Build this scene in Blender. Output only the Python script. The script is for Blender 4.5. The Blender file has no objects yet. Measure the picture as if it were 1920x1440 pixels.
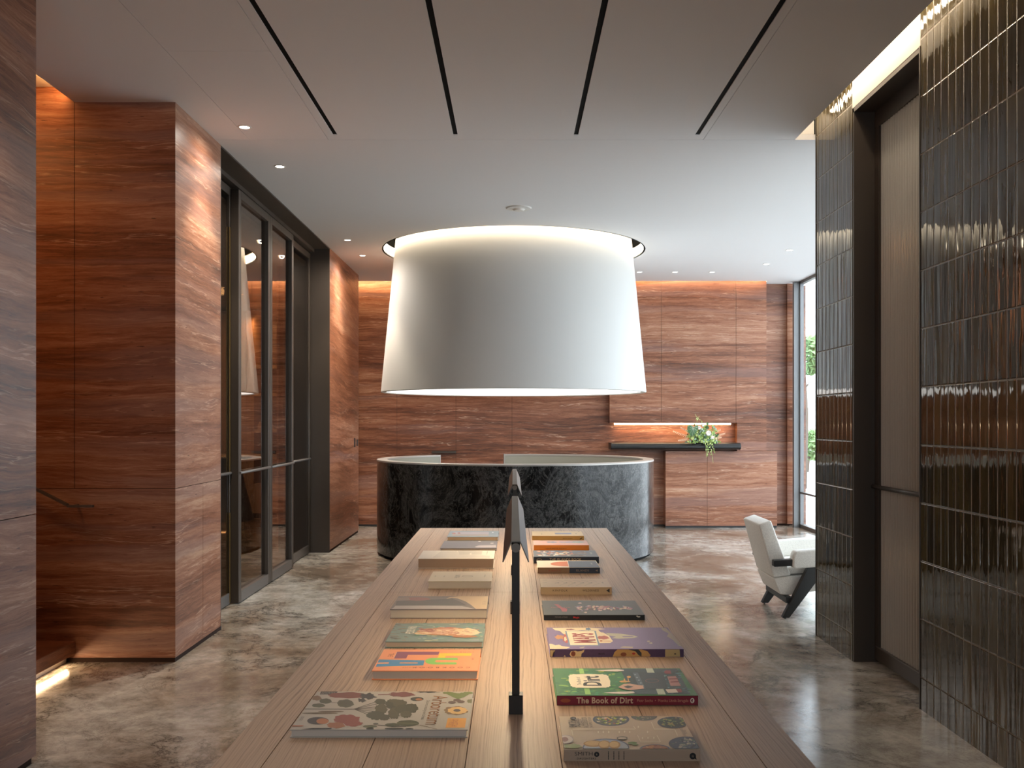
import bpy, bmesh, math, random
from mathutils import Vector, Matrix, noise
R = math.radians
PI = math.pi
random.seed(7)
SC = bpy.context.scene
COL = SC.collection

# ------------------------------------------------------------------ camera, world, exposure
F, CX, CY, EYE = 1795.0, 963.0, 791.0, 1.55      # focal length in px, vanishing point, eye height
cam_d = bpy.data.cameras.new('camera')
cam_d.sensor_width = 36.0
cam_d.lens = F / 1920 * 36.0
cam_d.shift_x = (960 - CX) / 1920
cam_d.shift_y = (CY - 720) / 1920
cam_d.clip_start = 0.05
cam = bpy.data.objects.new('camera', cam_d)
cam.location = (0, 0, EYE)
cam.rotation_euler = (PI / 2, 0, 0)
COL.objects.link(cam)
SC.camera = cam

world = bpy.data.worlds.new('sky')
SC.world = world
world.use_nodes = True
bg = world.node_tree.nodes['Background']
bg.inputs[0].default_value = (0.80, 0.90, 1.0, 1)
bg.inputs[1].default_value = 5.7

vs = SC.view_settings
vs.view_transform = 'Standard'
vs.look = 'None'
vs.exposure = 0.40
vs.gamma = 1.0
vs.use_curve_mapping = False
cy = SC.cycles
cy.max_bounces = 10
cy.diffuse_bounces = 5
cy.glossy_bounces = 5
cy.transmission_bounces = 6
cy.transparent_max_bounces = 12
cy.sample_clamp_indirect = 6.0
cy.caustics_reflective = False
cy.caustics_refractive = False
cy.use_denoising = True
cy.blur_glossy = 0.2

WARM = (1.0, 0.66, 0.36)
AMBER = (1.0, 0.45, 0.15)
SOFT = (1.0, 0.80, 0.58)


def area(name, loc, rot, sx, sy, power, color, spread=180, portal=False):
    l = bpy.data.lights.new(name, 'AREA')
    l.shape = 'RECTANGLE'
    l.size, l.size_y = sx, sy
    l.energy = power
    l.color = color
    l.spread = R(spread)
    if portal:
        l.cycles.is_portal = True
    o = bpy.data.objects.new(name, l)
    o.location = loc
    o.rotation_euler = rot
    COL.objects.link(o)
    return o


def spot(name, loc, power, color, angle=70, blend=0.5, radius=0.03, rot=(0, 0, 0)):
    l = bpy.data.lights.new(name, 'SPOT')
    l.energy = power
    l.color = color
    l.spot_size = R(angle)
    l.spot_blend = blend
    l.shadow_soft_size = radius
    o = bpy.data.objects.new(name, l)
    o.location = loc
    o.rotation_euler = rot
    COL.objects.link(o)
    return o


ZC = 3.61            # ceiling height
WL, WR = -2.18, 2.195
LY, LAMP_Y = 11.6, 11.6

# daylight through the glazed side (portals only guide the sky light)
area('window_portal', (4.27, 10.6, 1.8), (0, R(90), 0), 3.5, 7.0, 1, (1, 1, 1), portal=True)

# concealed LED lines on the edges of the ceiling boards
area('cove_back', (0.4, 14.0, 3.70), (R(60), 0, 0), 6.6, 0.03, 34, WARM)
area('cove_right_near', (2.085, 1.2, 3.80), (0, R(-25), 0), 0.03, 7.9, 20, SOFT)
area('cove_right_far', (2.085, 6.05, 3.80), (0, R(-25), 0), 0.03, 1.8, 4, SOFT)
area('cove_alcove', (-2.87, 5.27, 3.68), (0, R(70), 0), 0.03, 1.75, 5, AMBER)
area('stair_light', (-3.7, 4.9, 3.69), (0, R(-20), 0), 0.25, 0.25, 12, AMBER)
area('step_light', (-2.84, 5.3, 0.042), (0, R(-50), 0), 0.03, 1.6, 3.2, WARM)

# ------------------------------------------------------------------ materials
MATS = {}


def new_mat(name):
    m = bpy.data.materials.new(name)
    m.use_nodes = True
    nt = m.node_tree
    b = nt.nodes['Principled BSDF']
    MATS[name] = m
    return m, nt, b


def plain(name, col, rough=0.5, metal=0.0, spec=0.5, emit=None, estr=0.0):
    m, nt, b = new_mat(name)
    b.inputs['Base Color'].default_value = (*col, 1)
    b.inputs['Roughness'].default_value = rough
    b.inputs['Metallic'].default_value = metal
    b.inputs['Specular IOR Level'].default_value = spec
    if emit:
        b.inputs['Emission Color'].default_value = (*emit, 1)
        b.inputs['Emission Strength'].default_value = estr
    return m


def srgb(h):
    h = h.lstrip('#')
    v = [int(h[i:i + 2], 16) / 255 for i in (0, 2, 4)]
    return tuple(x / 12.92 if x < 0.04045 else ((x + 0.055) / 1.055) ** 2.4 for x in v)


def ink(h, rough=0.4):
    k = 'ink_' + h.strip('#') + ('' if rough == 0.4 else '_%d' % int(rough * 100))
    return MATS.get(k) or plain(k, srgb(h), rough, spec=0.4)


def N(nt, t, **kw):
    n = nt.nodes.new(t)
    for k, v in kw.items():
        setattr(n, k, v)
    return n


def coords(nt, scale=(1, 1, 1), loc=(0, 0, 0)):
    tc = N(nt, 'ShaderNodeTexCoord')
    mp = N(nt, 'ShaderNodeMapping')
    mp.inputs['Scale'].default_value = scale
    mp.inputs['Location'].default_value = loc
    nt.links.new(tc.outputs['Object'], mp.inputs['Vector'])
    return mp.outputs['Vector']


def tex_noise(nt, vec, scale=1, detail=4, rough=0.5, dist=0.0):
    n = N(nt, 'ShaderNodeTexNoise')
    n.inputs['Scale'].default_value = scale
    n.inputs['Detail'].default_value = detail
    n.inputs['Roughness'].default_value = rough
    n.inputs['Distortion'].default_value = dist
    if vec is not None:
        nt.links.new(vec, n.inputs['Vector'])
    return n.outputs['Fac']


def math_n(nt, op, a, b=None, c=None, clamp=False):
    n = N(nt, 'ShaderNodeMath', operation=op)
    n.use_clamp = clamp
    for i, v in enumerate((a, b, c)):
        if v is None:
            continue
        if isinstance(v, (int, float)):
            n.inputs[i].default_value = v
        else:
            nt.links.new(v, n.inputs[i])
    return n.outputs[0]


def ramp(nt, fac, stops, interp='LINEAR'):
    r = N(nt, 'ShaderNodeValToRGB')
    r.color_ramp.interpolation = interp
    els = r.color_ramp.elements
    while len(els) < len(stops):
        els.new(0.5)
    for e, (p, c) in zip(els, stops):
        e.position = p
        e.color = (*c, 1) if len(c) == 3 else c
    nt.links.new(fac, r.inputs[0])
    return r.outputs[0]


def mix_c(nt, fac, a, b, mode='MIX'):
    n = N(nt, 'ShaderNodeMix', data_type='RGBA', blend_type=mode)
    for i, v in ((0, fac), (6, a), (7, b)):
        if isinstance(v, (int, float)):
            n.inputs[i].default_value = v
        elif isinstance(v, tuple):
            n.inputs[i].default_value = (*v, 1)
        else:
            nt.links.new(v, n.inputs[i])
    return n.outputs[2]


def bump(nt, b, height, strength=0.2, dist=0.01):
    n = N(nt, 'ShaderNodeBump')
    n.inputs['Strength'].default_value = strength
    n.inputs['Distance'].default_value = dist
    nt.links.new(height, n.inputs['Height'])
    nt.links.new(n.outputs[0], b.inputs['Normal'])


def stone_mat(name, tilt=0.0, wav=1.0, seed=0.0, bright=1.0):
    """vein cut red travertine: horizontal wavy sediment bands"""
    m, nt, b = new_mat(name)
    tc = N(nt, 'ShaderNodeTexCoord').outputs['Object']
    sep = N(nt, 'ShaderNodeSeparateXYZ')
    nt.links.new(tc, sep.inputs[0])
    v1 = N(nt, 'ShaderNodeMapping')
    v1.inputs['Scale'].default_value = (0.7, 0.7, 1.6)
    v1.inputs['Location'].default_value = (seed, seed * 2, seed)
    nt.links.new(tc, v1.inputs[0])
    w = tex_noise(nt, v1.outputs[0], 0.9, 4, 0.5)
    w = math_n(nt, 'MULTIPLY', math_n(nt, 'SUBTRACT', w, 0.5), 0.16 * wav)
    v1b = N(nt, 'ShaderNodeMapping')
    v1b.inputs['Scale'].default_value = (2.5, 2.5, 9)
    nt.links.new(tc, v1b.inputs[0])
    w2 = tex_noise(nt, v1b.outputs[0], 1.6, 5, 0.6)
    w2 = math_n(nt, 'MULTIPLY', math_n(nt, 'SUBTRACT', w2, 0.5), 0.030)
    z = math_n(nt, 'ADD', math_n(nt, 'ADD', sep.outputs[2], w), w2)
    if tilt:
        z = math_n(nt, 'ADD', z, math_n(nt, 'MULTIPLY', sep.outputs[1], tilt))
    cmb = N(nt, 'ShaderNodeCombineXYZ')
    nt.links.new(math_n(nt, 'MULTIPLY', sep.outputs[0], 0.05), cmb.inputs[0])
    nt.links.new(math_n(nt, 'MULTIPLY', sep.outputs[1], 0.05), cmb.inputs[1])
    nt.links.new(z, cmb.inputs[2])
    big = tex_noise(nt, cmb.outputs[0], 3.2, 3, 0.5)
    mid = tex_noise(nt, cmb.outputs[0], 22, 7, 0.70)
    cmb2 = N(nt, 'ShaderNodeCombineXYZ')
    nt.links.new(math_n(nt, 'MULTIPLY', sep.outputs[0], 0.55), cmb2.inputs[0])
    nt.links.new(math_n(nt, 'MULTIPLY', sep.outputs[1], 0.55), cmb2.inputs[1])
    nt.links.new(math_n(nt, 'MULTIPLY', z, 9), cmb2.inputs[2])
    fine = tex_noise(nt, cmb2.outputs[0], 9, 9, 0.80)
    f = math_n(nt, 'ADD', math_n(nt, 'MULTIPLY', big, 0.36), math_n(nt, 'MULTIPLY', mid, 0.36))
    f = math_n(nt, 'ADD', f, math_n(nt, 'MULTIPLY', fine, 0.28))
    k = bright
    col = ramp(nt, f, [(0.39, (0.085 * k, 0.034 * k, 0.020 * k)), (0.455, (0.185 * k, 0.070 * k, 0.036 * k)),
                       (0.50, (0.275 * k, 0.112 * k, 0.060 * k)), (0.545, (0.36 * k, 0.165 * k, 0.096 * k)),
                       (0.62, (0.52 * k, 0.31 * k, 0.20 * k))])
    # greyish sediment layers
    g = tex_noise(nt, cmb.outputs[0], 6.1, 2, 0.5)
    g = ramp(nt, g, [(0.52, (0, 0, 0)), (0.62, (1, 1, 1))])
    col = mix_c(nt, math_n(nt, 'MULTIPLY', g, 0.45), col, (0.25, 0.15, 0.13))
    # crisp cream veins
    s = tex_noise(nt, cmb.outputs[0], 30, 3, 0.5)
    s = math_n(nt, 'ABSOLUTE', math_n(nt, 'SUBTRACT', s, 0.545))
    s = ramp(nt, s, [(0.0, (1, 1, 1)), (0.022, (0, 0, 0))])
    sm = ramp(nt, tex_noise(nt, cmb2.outputs[0], 1.4, 3, 0.6), [(0.45, (0, 0, 0)), (0.62, (1, 1, 1))])
    sf = math_n(nt, 'MULTIPLY', math_n(nt, 'MULTIPLY', s, sm), 0.55)
    col = mix_c(nt, sf, col, (0.74, 0.50, 0.36))
    # pits
    v3 = N(nt, 'ShaderNodeMapping')
    v3.inputs['Scale'].default_value = (11, 11, 70)
    nt.links.new(tc, v3.inputs[0])
    pit = tex_noise(nt, v3.outputs[0], 1, 3, 0.5)
    pit = ramp(nt, pit, [(0.27, (1, 1, 1)), (0.32, (0, 0, 0))])
    col = mix_c(nt, math_n(nt, 'MULTIPLY', pit, 0.7), col, (0.06, 0.025, 0.02))
    nt.links.new(col, b.inputs['Base Color'])
    b.inputs['Roughness'].default_value = 0.36
    b.inputs['Specular IOR Level'].default_value = 0.34
    bump(nt, b, math_n(nt, 'SUBTRACT', fine, pit), 0.12, 0.004)
    return m


STONE = stone_mat('red_travertine')
STONE_SIDE = stone_mat('red_travertine_wavy', wav=1.5, seed=3.0, tilt=0.06)


def floor_mat():
    m, nt, b = new_mat('veined_marble_floor')
    v = coords(nt, (1, 1, 1))
    # large clouds of warm brown and cool grey
    w = tex_noise(nt, coords(nt, (0.6, 0.55, 1)), 1.3, 7, 0.64, 0.5)
    base = ramp(nt, w, [(0.34, (0.13, 0.095, 0.068)), (0.44, (0.22, 0.185, 0.150)), (0.52, (0.30, 0.280, 0.250)),
                        (0.64, (0.38, 0.370, 0.345))])
    f2 = tex_noise(nt, coords(nt, (1.2, 1.2, 1)), 4.5, 12, 0.8, 0.3)
    base = mix_c(nt, 0.58, base, ramp(nt, f2, [(0.38, (0.22, 0.20, 0.18)), (0.5, (0.62, 0.60, 0.57)), (0.60, (1.0, 0.98, 0.95))]), 'MULTIPLY')
    base = mix_c(nt, 1.0, base, (1.7, 1.68, 1.66), 'MULTIPLY')
    # dark crackled veins, gathered in patches
    n1 = tex_noise(nt, coords(nt, (0.7, 0.65, 1), (4, 2, 0)), 1.3, 12, 0.72, 0.5)
    ve = math_n(nt, 'ABSOLUTE', math_n(nt, 'SUBTRACT', n1, 0.5))
    ve = ramp(nt, ve, [(0.0, (1, 1, 1)), (0.008, (0.35, 0.35, 0.35)), (0.035, (0, 0, 0))])
    msk = ramp(nt, tex_noise(nt, coords(nt, (0.8, 0.7, 1), (1, 7, 0)), 1.1, 3, 0.5), [(0.36, (0, 0, 0)), (0.50, (1, 1, 1))])
    col = mix_c(nt, math_n(nt, 'MULTIPLY', math_n(nt, 'MULTIPLY', ve, msk), 0.9), base, (0.035, 0.028, 0.022))
    n2 = tex_noise(nt, coords(nt, (1.0, 0.9, 1), (9, 3, 0)), 2.2, 10, 0.72, 0.6)
    v2 = ramp(nt, math_n(nt, 'ABSOLUTE', math_n(nt, 'SUBTRACT', n2, 0.5)), [(0.0, (1, 1, 1)), (0.012, (0, 0, 0))])
    col = mix_c(nt, math_n(nt, 'MULTIPLY', v2, 0.38), col, (0.10, 0.08, 0.065))
    # pale calcite flecks
    n3 = tex_noise(nt, coords(nt, (1.2, 1.0, 1), (2, 9, 0)), 2.6, 8, 0.72, 1.0)
    v3 = ramp(nt, n3, [(0.60, (0, 0, 0)), (0.72, (1, 1, 1))])
    col = mix_c(nt, math_n(nt, 'MULTIPLY', v3, 0.5), col, (0.60, 0.57, 0.52))
    nt.links.new(col, b.inputs['Base Color'])
    r = ramp(nt, f2, [(0.3, (0.08, 0.08, 0.08)), (0.7, (0.22, 0.22, 0.22))])
    nt.links.new(r, b.inputs['Roughness'])
    b.inputs['Specular IOR Level'].default_value = 0.5
    bump(nt, b, f2, 0.06, 0.01)
    return m


FLOOR = floor_mat()


def desk_mat():
    m, nt, b = new_mat('dark_swirled_marble')
    n = tex_noise(nt, coords(nt, (1.1, 1.1, 0.9)), 1.9, 12, 0.74, 1.8)
    col = ramp(nt, n, [(0.34, (0.004, 0.004, 0.004)), (0.46, (0.010, 0.0095, 0.0095)), (0.53, (0.055, 0.054, 0.053)),
                       (0.57, (0.008, 0.008, 0.008)), (0.68, (0.075, 0.075, 0.073))])
    n2 = tex_noise(nt, coords(nt, (1.2, 1.2, 0.7), (3, 1, 5)), 3.6, 10, 0.7, 3.0)
    v = ramp(nt, math_n(nt, 'ABSOLUTE', math_n(nt, 'SUBTRACT', n2, 0.5)), [(0.0, (1, 1, 1)), (0.012, (0, 0, 0))])
    col = mix_c(nt, math_n(nt, 'MULTIPLY', v, 0.35), col, (0.34, 0.32, 0.29))
    fl = ramp(nt, tex_noise(nt, coords(nt, (1, 1, 1)), 55, 2, 0.5), [(0.74, (0, 0, 0)), (0.78, (1, 1, 1))])
    col = mix_c(nt, math_n(nt, 'MULTIPLY', fl, 0.5), col, (0.4, 0.36, 0.3))
    nt.links.new(col, b.inputs['Base Color'])
    b.inputs['Roughness'].default_value = 0.13
    b.inputs['Specular IOR Level'].default_value = 0.22
    bump(nt, b, n, 0.12, 0.012)
    return m


DESK = desk_mat()


def oak_mat():
    m, nt, b = new_mat('pale_oak')
    warp = tex_noise(nt, coords(nt, (1.2, 0.5, 1)), 2.2, 3, 0.5)
    tc = N(nt, 'ShaderNodeTexCoord').outputs['Object']
    sep = N(nt, 'ShaderNodeSeparateXYZ')
    nt.links.new(tc, sep.inputs[0])
    x = math_n(nt, 'ADD', sep.outputs[0], math_n(nt, 'MULTIPLY', warp, 0.06))
    cmb = N(nt, 'ShaderNodeCombineXYZ')
    nt.links.new(math_n(nt, 'MULTIPLY', x, 120), cmb.inputs[0])
    nt.links.new(math_n(nt, 'MULTIPLY', sep.outputs[1], 0.35), cmb.inputs[1])
    g = tex_noise(nt, cmb.outputs[0], 1.6, 3, 0.55)
    cmb2 = N(nt, 'ShaderNodeCombineXYZ')
    nt.links.new(math_n(nt, 'MULTIPLY', x, 240), cmb2.inputs[0])
    nt.links.new(math_n(nt, 'MULTIPLY', sep.outputs[1], 6), cmb2.inputs[1])
    g2 = tex_noise(nt, cmb2.outputs[0], 1.0, 3, 0.6)
    f = math_n(nt, 'ADD', math_n(nt, 'MULTIPLY', g, 0.7), math_n(nt, 'MULTIPLY', g2, 0.3))
    col = ramp(nt, f, [(0.36, (0.29, 0.19, 0.13)), (0.44, (0.43, 0.295, 0.20)), (0.56, (0.52, 0.365, 0.255))])
    nt.links.new(col, b.inputs['Base Color'])
    b.inputs['Roughness'].default_value = 0.42
    b.inputs['Specular IOR Level'].default_value = 0.35
    bump(nt, b, f, 0.12, 0.003)
    return m


OAK = oak_mat()


def tile_mat(name, axis='Y'):
    """long vertical hand-glazed tiles"""
    m, nt, b = new_mat(name)
    tc = N(nt, 'ShaderNodeTexCoord').outputs['Object']
    sep = N(nt, 'ShaderNodeSeparateXYZ')
    nt.links.new(tc, sep.inputs[0])
    oi = 1 if axis == 'Y' else 0
    u = math_n(nt, 'DIVIDE', math_n(nt, 'SUBTRACT', sep.outputs[oi], 5.165), 0.0822)
    v = math_n(nt, 'DIVIDE', math_n(nt, 'SUBTRACT', sep.outputs[2], 0.175), 0.3127)
    fu, fv = math_n(nt, 'FRACT', u), math_n(nt, 'FRACT', v)
    iu, iv = math_n(nt, 'FLOOR', u), math_n(nt, 'FLOOR', v)
    du = math_n(nt, 'MULTIPLY', math_n(nt, 'SUBTRACT', 0.5, math_n(nt, 'ABSOLUTE', math_n(nt, 'SUBTRACT', fu, 0.5))), 0.0822)
    dv = math_n(nt, 'MULTIPLY', math_n(nt, 'SUBTRACT', 0.5, math_n(nt, 'ABSOLUTE', math_n(nt, 'SUBTRACT', fv, 0.5))), 0.3127)
    d = math_n(nt, 'MINIMUM', du, dv)                    # metres to the nearest joint
    grout = ramp(nt, d, [(0.0012, (1, 1, 1)), (0.0022, (0, 0, 0))])
    edge = N(nt, 'ShaderNodeMapRange')
    edge.interpolation_type = 'SMOOTHSTEP'
    edge.inputs['From Min'].default_value = 0.0008
    edge.inputs['From Max'].default_value = 0.007
    nt.links.new(d, edge.inputs['Value'])
    idv = N(nt, 'ShaderNodeCombineXYZ')
    nt.links.new(iu, idv.inputs[0])
    nt.links.new(iv, idv.inputs[1])
    wn = N(nt, 'ShaderNodeTexWhiteNoise')
    nt.links.new(idv.outputs[0], wn.inputs['Vector'])
    # per tile offset noise so that the waves break at each joint
    off = N(nt, 'ShaderNodeVectorMath', operation='SCALE')
    nt.links.new(wn.outputs['Color'], off.inputs[0])
    off.inputs['Scale'].default_value = 7.0
    mp = N(nt, 'ShaderNodeMapping')
    mp.inputs['Scale'].default_value = (24, 24, 3.2)
    nt.links.new(tc, mp.inputs[0])
    add = N(nt, 'ShaderNodeVectorMath', operation='ADD')
    nt.links.new(mp.outputs[0], add.inputs[0])
    nt.links.new(off.outputs[0], add.inputs[1])
    wave = tex_noise(nt, add.outputs[0], 1.0, 2, 0.35)
    tilt = math_n(nt, 'MULTIPLY', math_n(nt, 'SUBTRACT', wn.outputs['Value'], 0.5), math_n(nt, 'SUBTRACT', fu, 0.5))
    h = math_n(nt, 'MULTIPLY', edge.outputs[0], 0.0016)
    h = math_n(nt, 'ADD', h, math_n(nt, 'MULTIPLY', wave, 0.0030))
    h = math_n(nt, 'ADD', h, math_n(nt, 'MULTIPLY', tilt, 0.0012))
    bn = N(nt, 'ShaderNodeBump')
    bn.inputs['Strength'].default_value = 1.0
    bn.inputs['Distance'].default_value = 1.0
    nt.links.new(h, bn.inputs['Height'])
    nt.links.new(bn.outputs[0], b.inputs['Normal'])
    cn = tex_noise(nt, coords(nt, (9, 9, 4)), 1, 4, 0.6)
    col = ramp(nt, math_n(nt, 'ADD', math_n(nt, 'MULTIPLY', cn, 0.6), math_n(nt, 'MULTIPLY', wn.outputs['Value'], 0.4)),
               [(0.25, (0.040, 0.030, 0.013)), (0.5, (0.070, 0.053, 0.022)), (0.8, (0.115, 0.088, 0.034))])
    col = mix_c(nt, grout, col, (0.22, 0.18, 0.13))
    nt.links.new(col, b.inputs['Base Color'])
    rr = math_n(nt, 'ADD', 0.035, math_n(nt, 'MULTIPLY', grout, 0.55))
    nt.links.new(rr, b.inputs['Roughness'])
    b.inputs['Specular IOR Level'].default_value = 0.6
    return m


TILE = tile_mat('olive_glazed_tile')


def glass_mat(name, tint, base_r=0.04, boost=1.0):
    m = bpy.data.materials.new(name)
    m.use_nodes = True
    nt = m.node_tree
    nt.nodes.remove(nt.nodes['Principled BSDF'])
    geo = N(nt, 'ShaderNodeNewGeometry')
    dot = N(nt, 'ShaderNodeVectorMath', operation='DOT_PRODUCT')
    nt.links.new(geo.outputs['Incoming'], dot.inputs[0])
    nt.links.new(geo.outputs['Normal'], dot.inputs[1])
    c = math_n(nt, 'ABSOLUTE', dot.outputs['Value'])
    p = math_n(nt, 'POWER', math_n(nt, 'SUBTRACT', 1.0, c, clamp=True), 5.0)
    f = math_n(nt, 'ADD', base_r, math_n(nt, 'MULTIPLY', p, (1 - base_r) * boost), clamp=True)
    tr = N(nt, 'ShaderNodeBsdfTransparent')
    tr.inputs[0].default_value = (*tint, 1)
    gl = N(nt, 'ShaderNodeBsdfGlossy')
    gl.inputs['Roughness'].default_value = 0.0
    gl.inputs['Color'].default_value = (1, 1, 1, 1)
    mx = N(nt, 'ShaderNodeMixShader')
    nt.links.new(f, mx.inputs[0])
    nt.links.new(tr.outputs[0], mx.inputs[1])
    nt.links.new(gl.outputs[0], mx.inputs[2])
    nt.links.new(mx.outputs[0], nt.nodes['Material Output'].inputs[0])
    MATS[name] = m
    return m


GLASS_BR = glass_mat('bronze_tinted_glass', (0.66, 0.56, 0.46), 0.14)
GLASS = glass_mat('clear_glass', (0.97, 0.98, 0.98), 0.04)

PAINT = plain('ceiling_paint', (0.80, 0.80, 0.81), 0.75, spec=0.25)
PAINT_W = plain('white_paint', (0.78, 0.76, 0.72), 0.6, spec=0.3)
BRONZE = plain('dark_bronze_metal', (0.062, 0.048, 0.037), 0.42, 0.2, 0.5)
BRONZE_L = plain('bronze_frame_metal', (0.14, 0.125, 0.115), 0.38, 0.3, 0.5)
GREYMETAL = plain('grey_frame_metal', (0.21, 0.215, 0.22), 0.4, 0.2)
BLACK = plain('black_void', (0.006, 0.006, 0.006), 0.8, spec=0.1)
BLACKW = plain('black_lacquer_wood', (0.008, 0.008, 0.008), 0.35)
BRASS = plain('brass', (0.45, 0.30, 0.12), 0.3, 0.9)
SHADE = plain('white_plaster_shade', (0.61, 0.602, 0.58), 0.7, spec=0.2)
LAMPM = plain('dark_brass_lamp_metal', (0.13, 0.105, 0.085), 0.45, 0.6)
LAMPD = plain('black_brown_lamp_metal', (0.022, 0.017, 0.013), 0.4, 0.5)
DESK_IN = plain('desk_inner_lining', (0.24, 0.23, 0.185), 0.5)
RIM = plain('desk_metal_rim', (0.36, 0.33, 0.30), 0.4, 0.4)
DARKBOARD = plain('dark_skirting_metal', (0.03, 0.03, 0.03), 0.45, 0.3)
PAPER = plain('paper_pages', (0.66, 0.58, 0.47), 0.8, spec=0.2)
JOINT = plain('dark_joint', (0.035, 0.02, 0.015), 0.8, spec=0.1)
WOODJ = plain('wood_joint', (0.10, 0.06, 0.04), 0.8, spec=0.1)
CONC = plain('plain_plaster', (0.22, 0.20, 0.18), 0.8)
SHELFWOOD = plain('warm_shelf_wood', (0.52, 0.33, 0.17), 0.5)
WARDROBE = plain('tan_joinery', (0.34, 0.20, 0.11), 0.55)
LED = plain('led_strip', (1, 0.9, 0.75), 0.5, emit=(1.0, 0.72, 0.42), estr=10)
LED_RING = plain('led_ring', (1, 0.95, 0.85), 0.5, emit=(1.0, 0.84, 0.62), estr=8)
DIFFUSER = plain('lit_diffuser', (0.9, 0.9, 0.9), 0.5, emit=(1.0, 0.97, 0.92), estr=1.6)
DOWN = plain('downlight_lens', (1, 1, 1), 0.5, emit=(1.0, 0.93, 0.82), estr=8)


def fabric_mat(name, col):
    m, nt, b = new_mat(name)
    n = tex_noise(nt, coords(nt, (1, 1, 1)), 130, 3, 0.6)
    c = ramp(nt, n, [(0.3, tuple(x * 0.8 for x in col)), (0.7, col)])
    nt.links.new(c, b.inputs['Base Color'])
    b.inputs['Roughness'].default_value = 0.95
    b.inputs['Specular IOR Level'].default_value = 0.15
    b.inputs['Sheen Weight'].default_value = 0.3
    bump(nt, b, n, 0.5, 0.004)
    return m


BOUCLE = fabric_mat('cream_boucle', (0.90, 0.875, 0.82))


def reeded_mat():
    m, nt, b = new_mat('reeded_glass')
    b.inputs['Base Color'].default_value = (0.50, 0.485, 0.45, 1)
    b.inputs['Roughness'].default_value = 0.14
    tl = N(nt, 'ShaderNodeBsdfTranslucent')
    tl.inputs[0].default_value = (0.80, 0.79, 0.76, 1)
    mx = N(nt, 'ShaderNodeMixShader')
    mx.inputs[0].default_value = 0.3
    nt.links.new(b.outputs[0], mx.inputs[1])
    nt.links.new(tl.outputs[0], mx.inputs[2])
    nt.links.new(mx.outputs[0], nt.nodes['Material Output'].inputs[0])
    return m


REED = reeded_mat()

# ------------------------------------------------------------------ mesh builder


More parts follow.
